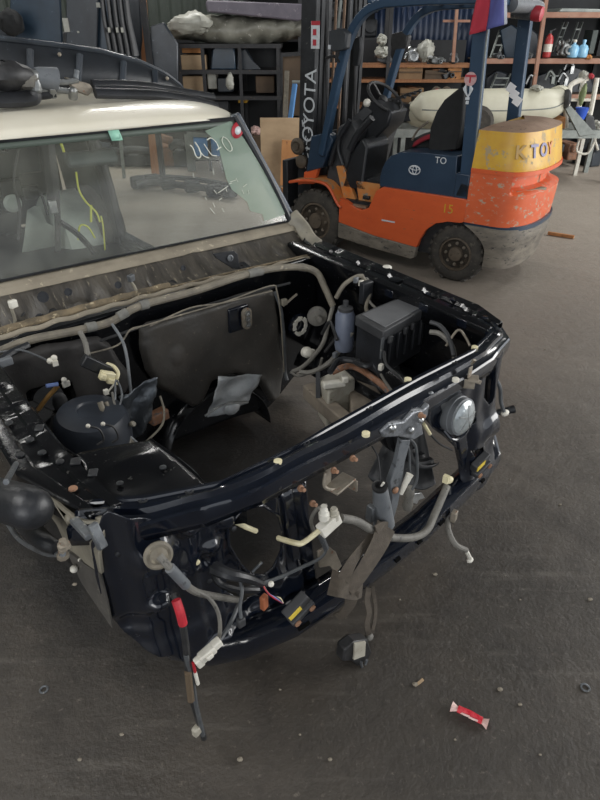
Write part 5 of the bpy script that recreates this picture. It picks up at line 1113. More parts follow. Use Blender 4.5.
# grey upright frames stored on the shelves
for i, (u0, v0, u1, v1, y) in enumerate(((490, 30, 502, 60, 10.7), (503, 28, 512, 60, 10.8), (553, 22, 563, 52, 10.8), (566, 22, 578, 58, 10.9), (488, 74, 505, 96, 10.6), (541, 70, 556, 100, 10.7), (515, 30, 520, 60, 10.9))):
    c, s = wbox(u0, v0, u1, v1, y, .05); t = wthing('ladder_frame', ('narrow grey tube frame standing on the upper shelf behind the forklift pillar', 'second grey tube frame on the upper shelf, next to the forklift pillar', 'grey tube frame on the upper shelf right of the extinguisher', 'tall grey tube frame behind the alloy part on the upper shelf', 'grey tube frame on the shelf directly above the boat tube', 'grey tube frame below the shelf holding the extinguisher', 'thin grey tube frame behind the far guard pillar')[i], 'frame', tuple(c - Vector((0, 0, s[2] / 2))), 0, 'tube frames on the rack')
    for sx in (-1, 1): G().beam((sx * s[0] / 2, 0, 0), (sx * s[0] / 2 + .12, .1, s[2]), .025, .025).build('side_rail', 'galv', t)
    for k in range(3): G().beam((-s[0] / 2 + .1 * k / 3 + .02, .05, s[2] * (.2 + .3 * k)), (s[0] / 2 + .1 * k / 3 + .02, .05, s[2] * (.2 + .3 * k)), .02, .02).build('rung', 'galv', t)
rel(G().box((4.75, RY + 1.2, 1.3), (4.2, .03, 2.6)), RO).build('dark_backdrop', 'backdrop_black', rk)  # added sheet, darkens the background of the right rack
# extinguisher
c = wp(547, 58, y=10.2); ex = wthing('fire_extinguisher', 'red fire extinguisher with white label on the rack shelf', 'fire extinguisher', (c.x, 10.25, zm + .05))
G().lathe((0, 0, 0), (0, 0, 1), [(.055, 0), (.06, .02), (.06, .22), (.045, .27), (.02, .29), (.02, .30)], 16).build('cylinder', 'fire_red', ex)
G().lathe((0, 0, .07), (0, 0, 1), [(.0615, 0), (.0615, .10)], 16).build('label', 'white', ex); g = G(); g.box((0, 0, .32), (.03, .03, .04)); g.beam((0, 0, .33), (.07, 0, .36), .015, .01); g.build('valve', 'wire', ex)
# blue bottles
for i, (u, dx) in enumerate(((573, 0), (582.5, 0))):
    c = wp(u, 58, y=10.2); t = wthing('water_bottle', ('light blue plastic bottle on the shelf, nearer the extinguisher', 'light blue plastic bottle on the shelf, right of its twin')[i], 'bottle', (c.x, 10.25, zm + .05), 0, 'blue bottles on the rack')
    G().lathe((0, 0, 0), (0, 0, 1), [(.07, 0), (.078, .02), (.078, .11), (.06, .15), (.022, .17), (.022, .19)], 14).build('body', 'bottle', t); G().lathe((0, 0, .19), (0, 0, 1), [(.026, 0), (.026, .03), (.02, .035)], 10).build('cap', 'white' if i == 0 else 'bottle', t)
def lump(name, u0, v0, u1, v1, y, dp, m, label, cat, group=None, n=10, mm=7, jit=.25, seed=1):
    c, s = wbox(u0, v0, u1, v1, y, dp); g = G().ball(c, (s[0] / 2, dp / 2, s[2] / 2), 28, 18); k = seed * 3.7 + u0
    def cr(v):
        d = Vector(v) - c; q = d * (1.6 / max(s[0], s[2])); f = noise.noise(q * 2.2 + Vector((k, 0, 0))) + .9 * (abs(noise.noise(q * 5 + Vector((0, k, 0)))) - .2) + .4 * noise.noise(q * 12)
        return tuple(c + d * (1 + f * jit * 1.2))
    g.v = [cr(v) for v in g.v]; return wtag(g, name, m, label, cat, group)
def alloy(name, u0, v0, u1, v1, y, label, cat, m='alu_part', seed=3, k=5, group=None):
    """cast car part: a rough housing with bores, arms and a flange"""
    c, s = wbox(u0, v0, u1, v1, y, .25); rnd = random.Random(seed); t = wthing(name, label, cat, (c.x, c.y, c.z - s[2] / 2), rnd.uniform(-.3, .3), group); h = s[2]; w_ = s[0]
    G().box((0, 0, h * .45), (w_ * .5, .16, h * .6), Matrix.Rotation(rnd.uniform(-.5, .5), 3, 'Y')).build('housing', m, t, bevel=.02)
    for i in range(k):
        a = Vector((rnd.uniform(-.3, .3) * w_, rnd.uniform(-.05, .02), h * rnd.uniform(.3, .6))); b = Vector((rnd.uniform(-.5, .5) * w_, rnd.uniform(-.1, .05), h * rnd.uniform(.08, .95)))
        G().tube([a, a.lerp(b, .5) + Vector((0, 0, .02)), b], [.035, .02], 7, 3).build('arm', m, t)
    G().lathe((w_ * .2, -.09, h * .4), (0, -1, .2), [(h * .22, 0), (h * .22, .03), (h * .12, .035), (h * .11, -.01)], 12).build('flange', m, t); return t
alloy('alloy_casting', 557, 38, 576, 59, 10.2, 'bright cast alloy car part on the shelf beside blue bottles', 'car part', seed=5, k=7)
alloy('alloy_casting', 494, 52, 506, 61, 10.2, 'small grey casting on the shelf left of the far guard pillar', 'car part', 'grey_metal', seed=6)
alloy('alloy_casting', 525, 52, 535, 61, 10.2, 'small grey casting on the shelf left of the extinguisher', 'car part', 'alu_part', seed=8)
wtag(pbox(G(), 588, 30, 599, 54, 10.35, .3), 'slate_board', mat('slate_board', '4a5350', '3d4543', rough=.6), 'slate grey board standing right of the blue bottles', 'board', bevel=.01)
lump('orange_rag', 586, 55, 594, 60, 10.2, .15, 'orange_tan', 'small orange bundle on the shelf under the slate board', 'rag')
wtag(ppoly(G(), [(558, 12), (562, 8), (600, 9), (606, 13)], 10.35, .6), 'metal_tray', 'galv', 'pale metal tray on top of the right rack', 'tray', bevel=.01)
# dark hanging panels and parts on the rack
def carpanel(name, pts, y, m, label, cat='car panel', group=None, dp=.08):
    g = ppoly(G(), pts, y, dp); return wtag(g, name, m, label, cat, group, bevel=.02)
for i, (pts, m, lab) in enumerate((([(484, 100), (486, 78), (498, 70), (510, 74), (512, 100)], 'dark_part', 'dark door shell on the shelf above the boat middle'), ([(528, 100), (530, 78), (548, 72), (556, 88), (556, 100)], 'dark_part', 'black bumper shell under the extinguisher shelf'), ([(560, 100), (558, 78), (572, 66), (590, 72), (598, 98)], 'dark_part', 'black wing panel behind the white frame chair'),
     ([(520, 60), (522, 38), (532, 28), (538, 34), (540, 60)], 'dark_part', 'black trim panel on the shelf left of the extinguisher'), ([(505, 60), (500, 30), (512, 24), (520, 30), (520, 60)], 'dark_blue_part', 'dark blue trim panel standing behind the far guard pillar'))):
    carpanel('body_shell_piece', pts, 10.75, m, lab)
for i, (u, v, mm, lab) in enumerate(((558, 82, 'alu', 'silver bracket'), (564, 70, 'alu', 'silver hook'), (573, 86, 'galv', 'grey bracket'), (545, 80, 'galv', 'grey clamp'), (526, 84, 'alu', 'silver clamp'))):
    c = wp(u, v, y=10.5); g = G(); g.tube([c, c + Vector((.05, 0, .12)), c + Vector((.14, 0, .05))], .02, 6, 4); g.box(c + Vector((.12, 0, .0)), (.05, .05, .10))
    wtag(g, 'bracket', mm, lab + (' hanging below the shelf edge, second from the right', ' hanging highest under the rack shelf', ' hanging rightmost under the rack shelf', ' hanging under the extinguisher', ' hanging left of the leaning post')[i], 'bracket')
# ---- inflatable boat on its trailer
BY = 8.9
bo = wthing('inflatable_boat', 'white inflatable boat with rubbing strakes behind the forklift', 'boat', (wp(490, 125, y=BY).x, BY, .62), 0)
BO = Vector(bo.location)
bpts = [wp(410, 107, y=BY), wp(420, 107, y=BY), wp(440, 107, y=BY), wp(500, 107, y=BY), wp(545, 105, y=BY), wp(563, 99, y=BY)]
rads = [.03, .17, .215, .225, .20, .14]
P = spline(bpts, 6); rr2 = []
for i in range(len(P)):
    t = i / (len(P) - 1) * 5; k = min(int(t), 4); rr2.append(rads[k] + (rads[k + 1] - rads[k]) * (t - k))
tb = rel(G().tube(P, rr2, 20), BO).build('side_tube', 'pvc', bo)
tb2 = rel(G().tube([p + Vector((0, .62, -.14)) for p in P], rr2, 20), BO).build('side_tube', 'pvc', bo)
rel(G().tube([P[-1] + Vector((-.1, 0, .0)), P[-1] + Vector((.02, .2, .0)), P[-1] + Vector((.02, .45, -.08)), P[-1] + Vector((-.1, .62, -.14))], .15, 16, 4), BO).build('bow_tube', 'pvc', bo)
rel(G().tube([P[0] + Vector((.3, .1, -.02)), P[0] + Vector((.3, .55, -.02))], .12, 12), BO).build('transom', 'wire', bo)
for dz in (-.02,): rel(G().tube([p + Vector((0, -r * .98, dz * r / .2)) for p, r in zip(P[6:], rr2[6:])], .009, 6), BO).build('rubbing_strake', 'galv', tb)
e = wp(566, 99, y=BY - .1); rel(G().ball(e, (.05, .14, .12)), BO).build('bow_patch', 'plastic_dusty', bo)
rel(G().box((BO.x, BY + .31, 1.0), (2.0, .6, .06)), BO).build('boat_floor', 'plastic', bo)
# tyre seen under the boat
wtag(G().lathe(wp(478, 123, y=8.6), (0, -1, .1), [(.10, -.1), (.2, -.08), (.21, 0), (.16, .03), (.10, .02)], 20), 'trailer_tyre', 'tyre', 'black tyre under the boat between the guard pillars', 'tyre')
tz = .60
tl = wthing('boat_trailer', 'galvanised trailer frame carrying the boat', 'trailer', (3.2, 9.2, 0)); TO = Vector((3.2, 9.2, 0))
a = wp(548, 133, y=8.8); b = wp(606, 134, y=8.8)
rel(G().beam(a - Vector((2.3, 0, 0)), b, .08, .10), TO).build('chassis_rail', 'galv', tl); rel(G().beam(a - Vector((2.3, -.7, 0)), b + Vector((0, .7, 0)), .08, .10), TO).build('chassis_rail', 'galv', tl)
rel(G().prism([wp(*p, y=8.75) for p in ((565, 108), (571, 106), (596, 134), (580, 137))], (0, .06, 0)), TO).build('bow_support', 'galv', tl, bevel=.01)
for x in (1.4, 3.3, 4.3): rel(G().beam((x, 8.8, .30), (x, 8.8, a.z), .06, .06), TO).build('leg', 'galv', tl); rel(G().beam((x, 9.5, .0), (x, 9.5, a.z), .06, .06), TO).build('leg', 'galv', tl)
for x in (1.4, 3.3, 4.3): rel(G().beam((x, 8.8, .0), (x, 8.8, .32), .06, .06), TO).build('foot', 'galv', tl)
# folding white chair frame, cloth and things piled on it
ch = wthing('folding_chair_frame', 'white folding chair frame standing on end at the right edge', 'chair', tuple((lambda q: (q.x, 9.3, .0))(wp(585, 130, y=9.3))))
CO = Vector(ch.location)
for pts in ([(566, 118), (569, 95), (572, 84), (588, 78)], [(590, 115), (593, 100), (596, 84), (597, 78)], [(578, 112), (581, 96), (584, 80)], [(566, 128), (566, 110)]):
    rel(G().tube([wp(u, v, y=9.2) for u, v in pts], .035, 8, 4), CO).build('frame_tube', 'white', ch)
for pts in ([(580, 137), (577, 151), (588, 153), (596, 138)], [(594, 137), (598, 150)]): rel(G().tube([wp(u, v, y=8.9) for u, v in pts], .016, 8, 4), CO).build('frame_leg', 'white', ch)
for z in (100, 112): rel(G().tube([wp(570, z, y=9.2), wp(592, z, y=9.2)], .02, 6), CO).build('cross_tube', 'white', ch)
rel(G().beam((CO.x, 9.3, 0), (CO.x, 9.3, .5), .05, .05), CO).build('foot', 'white', ch)
lump('olive_cloth', 579, 82, 590, 106, 9.12, .12, 'green', 'olive cloth hanging over the white chair frame', 'cloth', jit=.2)
lump('white_bag', 582, 71, 591, 82, 9.15, .2, 'sheet_w', 'crumpled white bag on top of the chair frame', 'bag')
lump('pink_cloth', 590, 74, 596, 79, 9.1, .12, 'sticker_red', 'pink rag tucked beside the white bag', 'cloth')
c = wp(580, 119, y=8.9); wtag(G().lathe(c, (0, 0, 1), [(.06, 0), (.085, .13), (.09, .14), (.08, .135)], 14), 'blue_bucket', mat('strong_blue', '2f55b8', rough=.4), 'bright blue tub hanging at the trailer bow', 'tub')
wtag(ppoly(G(), [(586, 116), (594, 116), (597, 133), (584, 133)], 8.85, .25), 'grey_crate', 'plastic_dusty', 'dark grey crate on the trailer, right of the blue tub', 'crate', bevel=.015)
wtag(ppoly(G(), [(548, 128), (556, 120), (566, 117), (565, 129)], 9.0, .4), 'cardboard_box', 'ply_orange', 'tan carton on the trailer under the boat bow', 'box', bevel=.01)
lump('white_sack', 594, 122, 606, 133, 9.0, .3, 'sheet_w', 'white sack at the right edge of the trailer', 'sack')
wtag(ppoly(G(), [(536, 128), (548, 122), (562, 126), (562, 131)], 8.7, .2), 'folded_sheet', 'pvc', 'pale folded panel on the trailer behind the counterweight', 'panel', bevel=.01)
lump('paper_bundle', 534, 86, 546, 92, 8.7, .25, 'sheet_w', 'crumpled white paper lying in the boat', 'paper')
# dark low parts under trailer, right
for i, (u0, v0, u1, v1) in enumerate(((556, 136, 566, 150), (566, 140, 580, 149), (588, 138, 604, 150))):
    c, s = wbox(u0, v0, u1, v1, 9.9, .4); g = G().box((c.x, 10.1, .12 + .1 * i % .2), (s[0], .4, .24), .2 * i); g.box((c.x, 9.95, .28), (s[0] * .5, .2, .12), .4)
    wtag(g, 'scrap_part', 'rust' if i == 1 else 'dark_part', ('black scrap part on the floor behind the counterweight', 'rusty scrap part on the floor under the trailer', 'black scrap part on the floor at the right edge')[i], 'car part', bevel=.02)

# ---- middle rack seen through the forklift
MY = 9.75
mk = wthing('storage_rack', 'brown-shelved rack with cartons seen through the forklift cab', 'rack', (1.55, MY, 0)); MO = Vector((1.55, MY, 0))
for v in (66, 81, 107):
    z = wp(420, v, y=MY).z; rel(G().box((1.2, MY + .25, z), (2.6, .5, .04)), MO).build('shelf', 'wood', mk)
for x in (.0, 1.25, 2.45): rel(G().beam((x, MY, 0), (x, MY, 2.4), .05, .05), MO).build('upright', 'rack_rust' if x == 2.45 else 'rack', mk)
rel(G().beam(wp(453, 62, y=MY - .05), wp(457, 8, y=MY - .05), .04, .04), MO).build('upright', 'rack_rust', mk)
rel(G().beam(wp(443, 21, y=MY), wp(470, 21, y=MY), .04, .03), MO).build('cross_rail', 'rack_rust', mk)
rel(G().box((1.32, 10.36, .85), (2.3, .02, 1.7)), MO).build('dark_backdrop', 'backdrop_black', mk)  # added to keep the middle rack's background dark
def corrp(u0, v0, u1, v1, y, m, name, label, cat):
    a = wp(u0, v1, y=y); b = wp(u1, v0, y=y); g = G().grid(lambda t, q: Vector((a.x + (b.x - a.x) * t, y + .02 * (int(t * 36) % 2), a.z + (b.z - a.z) * q)), 72, 1); return wtag(g, name, m, label, cat, solid=.01)
corrp(372, 5, 478, 62, 10.9, 'tarp_blue', 'blue_sheet', 'dark blue ribbed sheet hanging at the back of the middle rack', 'sheet')
for i, (u0, v0, u1, v1, m, lab) in enumerate(((398, 68, 423, 82, 'card', 'brown carton on the middle shelf, left of the darker one'), (424, 70, 447, 82, 'ply_dark', 'dark brown carton on the middle shelf, right of the tan one'), (399, 88, 424, 107, 'card', 'large tan carton on the lower middle shelf'), (390, 92, 398, 107, 'ply_dark', 'narrow dark carton beside the large tan carton'), (447, 68, 462, 80, 'ply_orange', 'small tan box on the middle shelf beside the forklift pillar'))):
    c, s = wbox(u0, v0, u1, v1, MY + .06, .35); t = wthing('cardboard_box', lab, 'box', (c.x, c.y, c.z - s[2] / 2)); G().box((0, 0, s[2] / 2), s).build('body', m, t, bevel=.006); G().box((0, -.2, s[2] * .72), (s[0] * .98, .02, .012)).build('flap_edge', 'ply_dark', t); G().box((0, 0, s[2] + .003), (s[0] * .3, .4, .006)).build('packing_tape', 'yel_paint' if i == 0 else 'wood', t)
lump('plastic_sheet', 418, 40, 437, 62, 9.7, .3, 'sheet_w', 'crumpled white plastic sheet on the middle rack top shelf', 'plastic sheet', n=14, mm=10, jit=.22)
lump('plastic_sheet', 378, 34, 388, 46, 9.6, .3, 'sheet_w', 'white plastic bundle behind the far mirror, uppermost', 'plastic sheet', seed=2)
lump('plastic_sheet', 376, 46, 390, 58, 9.6, .3, 'sheet_w', 'grey white bundle below the white bundle behind the mirror', 'plastic sheet', seed=4)
alloy('alloy_casting', 404, 42, 420, 66, 9.7, 'silver gearbox casting on the top shelf left of white sheet', 'car part', 'alu', seed=11, k=6)
alloy('alloy_casting', 426, 56, 448, 66, 9.7, 'long silver casting on the top shelf right of white sheet', 'car part', 'alu_part', seed=12, k=6)
alloy('alloy_casting', 448, 52, 462, 66, 9.75, 'dark grey casting on the top shelf at the forklift pillar', 'car part', 'grey_metal', seed=13)
alloy('alloy_casting', 372, 50, 398, 66, 9.75, 'grey casting behind the steering wheel on the top shelf', 'car part', 'grey_metal', seed=14, k=7)
alloy('alloy_casting', 436, 68, 458, 81, 9.75, 'black bundle of engine parts on the shelf above the lamp', 'car part', 'black_iron', seed=15, k=8)
for i, u in enumerate((436, 446)):
    c = wp(u, 92, y=9.3); t = wthing('tail_lamp', ('round red tail lamp behind the boat stern', 'round dusty tail lamp right of the bright red one')[i], 'lamp', tuple(c)); 
    G().lathe((0, 0, 0), (0, -1, 0), [(.07, 0), (.07, .05), (.05, .055)], 18).build('bezel', 'rim', t); G().lathe((0, -.055, 0), (0, -1, 0), [(.045, 0), (.035, .015), (.01, .02)], 16).build('lens', 'sticker_red' if i == 0 else 'rusty_cap', t)
wtag(ppoly(G(), [(362, 120), (366, 106), (396, 102), (430, 108), (428, 122)], 9.4, .3), 'bumper_shell', 'dark_part', 'black bumper lying behind the forklift dashboard', 'car panel', bevel=.02)

# ---- left and centre: table rack with wrapped parts
LYY = 9.6
tk = wthing('parts_rack', 'black steel rack carrying a wrapped bundle of parts', 'rack', (wp(240, 100, y=LYY).x, LYY, 0)); TKO = Vector(tk.location)
def lp(u, v, y=LYY): return wp(u, v, y=y)
xs_ = [lp(179, 60).x, lp(203, 60).x, lp(240, 60).x, lp(278, 60).x]
for x in xs_:
    for y in (LYY, LYY + .8): rel(G().beam((x, y, 0), (x, y, lp(200, 45).z), .045, .045), TKO).build('post', 'rack', tk)
for v in (72, 98, 46): z = lp(200, v).z; rel(G().box(((xs_[0] + xs_[3]) / 2, LYY + .4, z), (xs_[3] - xs_[0] + .1, .85, .05)), TKO).build('shelf', 'rack', tk)
rel(G().box(((xs_[0] + xs_[3]) / 2, LYY + .84, .8), (xs_[3] - xs_[0], .02, 1.6)), TKO).build('dark_backdrop', 'backdrop_black', tk)  # dark sheet added behind the parts rack
def wrap(t, q):
    a = lp(168, 38); b = lp(307, 34); x = a.x + (b.x - a.x) * t; an = math.pi * 2 * q; zc = lp(200, 31).z + .02 * math.sin(t * 9); hh = .10 + .09 * math.sin(t * 3.1) ** .7
    return Vector((x, LYY + .4 + (.42 + .03 * noise.noise(Vector((t * 9, q * 2, 0)))) * math.cos(an), zc + hh * math.sin(an) + .06 * abs(noise.noise(Vector((t * 7 + q * 3, q * 3, 4)))) + .02 * noise.noise(Vector((t * 16, q * 5, 1)))))
wtag(G().grid(wrap, 140, 40), 'wrapped_bundle', mat('grimy_film', '8d8c82', '6a695f', rough=.4, scale=4, bump=.8, bscale=12, c3='b9b8ae', thr3=.6), 'long grimy plastic-wrapped bundle lying on the parts rack', 'bundle')
lump('plastic_sheet', 169, 12, 212, 34, 9.35, .3, 'sheet_w', 'white crumpled film at the left end of the wrapped bundle', 'plastic sheet', n=16, mm=10, seed=7)
wtag(ppoly(G(), [(205, 3), (207, 0), (306, 4), (304, 18), (298, 21), (207, 12)], 9.5, .45), 'bumper_cover', 'purple_grey', 'purple grey bumper cover on top of the wrapped bundle', 'bumper', bevel=.02)
for i, (u0, v0, u1, v1, m, nm, lab, cat) in enumerate(((182, 44, 200, 53, 'ply_orange', 'wooden_board', 'short orange board high in the parts rack, left bay', 'board'), (182, 55, 205, 71, 'ply', 'wooden_board', 'pale board in the upper left bay of the parts rack', 'board'), (184, 76, 204, 95, 'ply', 'wooden_board', 'pale board in the lower left bay of the parts rack', 'board'), (256, 76, 274, 93, 'ply_dark', 'wooden_board', 'dark board in the lower right bay of the parts rack', 'board'),
    (208, 73, 216, 89, 'sheet_w', 'white_packet', 'white and blue packet standing in the rack lower bay', 'packet'), (238, 97, 247, 103, 'yel_paint', 'yellow_block', 'small yellow block near the top of the lower shelf', 'block'), (218, 78, 232, 92, 'dark_part', 'parts_box', 'black box in the lower bay beside the white packet', 'box'), (196, 101, 228, 112, 'black_iron', 'parts_box', 'black low box under the yellow block', 'box'))):
    c, s = wbox(u0, v0, u1, v1, LYY + .1, .25); wtag(G().box(c, s), nm, m, lab, cat, bevel=.01)
for i, (pts, m, lab) in enumerate((([(210, 70), (212, 50), (218, 44), (234, 46), (236, 70)], 'dark_blue_part', 'shiny black wing panel in the upper bay, left one'), ([(236, 72), (238, 50), (246, 48), (254, 62), (262, 70)], 'dark_part', 'black curved wing liner in the upper bay, right one'))):
    carpanel('body_shell_piece', pts, LYY + .15, m, lab)
lump('silver_bag', 226, 74, 233, 90, 9.5, .12, 'sheet_w', 'thin strip of clear film hanging in the parts rack', 'plastic sheet', seed=9)
# brown door panel, braces, plywood
wtag(ppoly(G(), [(281, 56), (309, 54), (307, 116), (282, 116)], 9.7, .05), 'wooden_board', 'ply_dark', 'brown board standing upright left of the forklift mast', 'board', bevel=.01)
g = G(); 
for u in (281, 309): g.beam(wp(u, 54, y=9.66), wp(u, 118, y=9.66), .05, .05)
g.beam(wp(279, 55, y=9.66), wp(311, 53, y=9.66), .05, .05); wtag(g, 'board_frame', 'rack', 'black frame around the brown upright board', 'frame')
_p, _q2 = wp(287, 71, y=9.45), wp(285, 122, y=9.25); wtag(G().beam(_p, _p + (_q2 - _p) * (_p.z / (_p.z - _q2.z)), .06, .04), 'timber_batten', 'hose_tan', 'pale timber batten leaning left of the blue bar', 'batten')
_p, _q2 = wp(295, 84, y=9.62), wp(290, 122, y=9.42); wtag(G().beam(_p, _p + (_q2 - _p) * (_p.z / (_p.z - _q2.z)), .06, .05), 'blue_bar', 'blue', 'blue steel bar leaning against the brown board', 'bar')
wtag(G().tube([wp(292, 82, y=9.25), wp(305, 82, y=9.25)], .02, 8), 'steel_hook', 'galv', 'grey hook rod at the head of the blue bar', 'rod')
c1, c2, c3, c4 = wp(260, 118, y=8.9), wp(303, 118, y=8.9), wp(303, 190, y=8.5), wp(262, 190, y=8.5)
pw = G().prism([wp(260, 118, y=8.75), wp(304, 118, y=8.75), Vector((wp(304, 188, y=8.45).x, 8.45, .02)), Vector((wp(262, 188, y=8.45).x, 8.45, .02))], (0, .03, 0))
wtag(pw, 'plywood_sheet', 'ply', 'large pale plywood sheet leaning left of the forklift', 'plywood')
pw = G().prism([wp(282, 140, y=8.55), wp(299, 141, y=8.55), Vector((wp(298, 183, y=8.35).x, 8.35, .06)), Vector((wp(280, 183, y=8.35).x, 8.35, .06))], (0, .03, 0)); wtag(pw, 'plywood_offcut', 'ply_orange', 'smaller orange plywood piece leaning on the pale sheet', 'plywood')
wtag(G().beam((wp(282, 188, y=8.2).x, 8.2, .03), (wp(302, 188, y=8.2).x, 8.3, .03), .08, .05), 'floor_batten', 'ply_orange', 'short batten on the floor at the plywood foot', 'batten')
_c, _s = wbox(246, 136, 262, 150, 9.15, .35); wtag(G().box((_c.x, _c.y, (_c.z + _s[2] / 2) / 2), (.45, .35, _c.z + _s[2] / 2)), 'parts_crate', 'ply_dark', 'dark brown crate under the pale pink bag', 'crate', bevel=.01)
lump('pink_bag', 251, 127, 260, 136.4, 9.2, .2, 'candy_w', 'pale pink bag at the plywood left edge', 'bag')
# wood post and corrugated wall parts left
wtag(G().beam((wp(146, 60, y=9.2).x - .05, 9.2, 0), (wp(143, 0, y=9.2).x, 9.2, 2.6), .11, .11), 'timber_post', 'wood', 'orange brown timber post left of the parts rack', 'post', bevel=.006)
wtag(G().beam((-2.55, 9.1, 0), (-2.42, 9.1, 2.6), .04, .04), 'steel_pipe', 'galv', 'thin grey pipe just left of the timber post', 'pipe')
# hanging dark panels, far left: big doors and trims
HY = 8.4
hr = wthing('hanging_rail', 'dark steel rail with hanging car panels above the white roof', 'rail', (-3, HY, 0)); HO = Vector((-3, HY, 0))
rel(G().beam((-5.5, HY + .15, 2.45), (-1.4, HY + .15, 2.45), .06, .06), HO).build('top_rail', 'rack', hr)
for x in (-5.3, -3.4, -1.9): rel(G().beam((x, HY + .3, 0), (x, HY + .3, 2.45), .07, .07), HO).build('post', 'rack', hr)
panels = [([(-6, 60), (-4, 10), (8, 14), (14, 40), (16, 60)], 'dark_part', 'black wing panel hanging at the far left edge'),
 ([(8, 60), (10, -6), (60, -8), (64, 60)], 'dark_blue_part', 'wide dark blue door skin hanging above the roof'),
 ([(66, 60), (66, -6), (98, -8), (96, 60)], 'dark_part', 'dark panel with small tags hanging next to blue door skin'),
 ([(98, 60), (96, -4), (106, -6), (110, 60)], 'dark_blue_part', 'narrow dark strip hanging next to the tagged panel'),
 ([(104, 60), (102, -8), (140, -8), (142, 40), (136, 60)], 'dark_part', 'large black bumper skin hanging behind the five trim strips'),
 ([(150, 66), (150, 26), (164, 22), (178, 44), (178, 66)], 'dark_part', 'black wing liner standing between timber post and parts rack')]
for i, (pts, m, lab) in enumerate(panels): carpanel('body_shell_piece', [(u, v + 30 * (v > 50)) for u, v in pts], HY + (.1 * (i % 2) if i < 4 else .35), m, lab, dp=.05)
for i in range(5):
    x0 = 104 + i * 6; g = G(); pts = [wp(x0 - 2, -6, y=HY - .1), wp(x0 + 1, 20, y=HY - .1), wp(x0 + 5, 40, y=HY - .1), wp(x0 + 8, 56, y=HY - .1)]
    g.tube(pts, [.03, .05], 8, 4, flat=.5); wtag(g, 'door_trim_strip', 'plastic', ('leftmost of the five black trim strips hanging left of the timber post', 'second from left of five hanging black trim strips', 'middle one of five hanging black trim strips', 'fourth from left of five hanging black trim strips', 'rightmost hanging black trim strip, nearest the timber post')[i], 'trim strip', 'hanging trim strips')
for i, (u, v, w_, h) in enumerate(((66, 25, 3, 14), (98, 5, 3, 5), (109, 30, 1.5, 5), (117, 30, 1.5, 5), (122, 30, 1.5, 5), (78, 32, 1.5, 2), (12, 28, 3, 8))):
    c, s = wbox(u - w_ / 2, v - h / 2, u + w_ / 2, v + h / 2, HY - (.16 if u in (109, 117, 122) else .018), .02); wtag(G().box(c, s), 'paper_tag', 'sheet_w', ('long pale tag between blue door skin and tagged panel', 'pale tag highest on the tagged panel', 'pale tag on the second trim strip', 'pale tag on the middle trim strip', 'pale tag on the fourth trim strip', 'tiny pale tag low on the tagged panel', 'pale tag on the far left black wing')[i], 'tag')
lump('black_bag', -4, 8, 12, 36, 8.0, .4, 'cloth_black', 'black sack hanging at the far left', 'bag', jit=.12)
wtag(G().box((-3.4, 11.5, .9), (3.4, .5, 1.8)), 'cabinet', 'black_iron', 'tall dark cabinet at the back wall left', 'cabinet', bevel=.02)
# top row on the upper left table (wall clutter behind the parts rack)
for i, (u0, v0, u1, v1, m, lab) in enumerate(((296, 20, 312, 46, 'black_iron', 'black engine part on the shelf left of the mast'), (318, 0, 340, 22, 'black_iron', 'black engine part over the forklift mast'), (210, -6, 250, 2, 'grey_metal', 'grey part on top of the purple grey bumper'))):
    alloy('engine_part', u0, v0, u1, v1, 9.9, lab, 'car part', m, seed=20 + i, k=6)
xr = wthing('storage_rack', 'dark rack filled with black parts behind the forklift mast', 'rack', (.25, 10.6, 0)); XO = Vector((.25, 10.6, 0))
for z in (.6, 1.15, 1.7, 2.3): rel(G().box((.25, 10.9, z), (2.2, .7, .05)), XO).build('shelf', 'rack', xr)
for x in (-.8, .25, 1.3): rel(G().beam((x, 10.6, 0), (x, 10.6, 2.6), .06, .06), XO).build('upright', 'rack', xr)
rel(G().box((.25, 11.27, 1.3), (2.2, .02, 2.6)), XO).build('dark_backdrop', 'backdrop_black', xr)  # added so the depth behind this rack goes black
k_ = 0; places = ['lowest shelf', 'second shelf', 'third shelf', 'top shelf']; cols = ['far left', 'left', 'right', 'far right']
for zi, z in enumerate((.6, 1.15, 1.7)):
    for xi, x in enumerate((-.55, 0, .55, 1.05)):
        k_ += 1; rnd = random.Random(k_); t = wthing('engine_part', 'dark engine part on the %s behind the mast, %s' % (places[zi], cols[xi]), 'car part', (x, 10.85, z + .025), rnd.uniform(-.5, .5), 'dark parts on the rack behind the mast')
        mm = rnd.choice(['black_iron', 'dark_part', 'grey_metal', 'alu_part', 'black_iron']); G().box((0, 0, .12), (.26, .25, .24), .0).build('housing', mm, t, bevel=.03); G().lathe((.02, -.12, .14), (0, -1, .2), [(.09, 0), (.09, .06), (.05, .07)], 12).build('cover', mm, t)
        G().tube([(-.1, -.1, .22), (-.02, -.14, .36), (.12, -.1, .34)], .025, 6, 3).build('pipe', mm, t)
# ---- behind the car, seen through the windscreen
sf = wthing('subframe', 'black steel subframe lying on the floor beyond the car', 'car part', tuple((lambda q: (q.x, q.y, 0))(wp(185, 196, z=0))), 0); SO = Vector(sf.location)
def zp(u, v, z=.1): return wp(u, v, z=z)
rel(G().tube([zp(135, 185), zp(150, 182), zp(170, 184), zp(205, 188), zp(232, 194)], .045, 10, 4), SO).build('main_tube', 'black_iron', sf)
rel(G().tube([zp(135, 178), zp(165, 177), zp(200, 180), zp(233, 186)], .035, 8, 4), SO).build('rear_tube', 'black_iron', sf)
for (u, v) in ((138, 182), (152, 180), (168, 183), (192, 186), (214, 190), (229, 191)): rel(G().box(zp(u, v, .09), (.20, .12, .15), .4), SO).build('mount', 'black_iron', sf, bevel=.03)
tu = wthing('steel_table', 'low steel table frame holding a blue panel near back racks', 'table', tuple((lambda q: (q.x, 9.7, 0))(wp(205, 160, y=9.7)))); TU = Vector(tu.location)
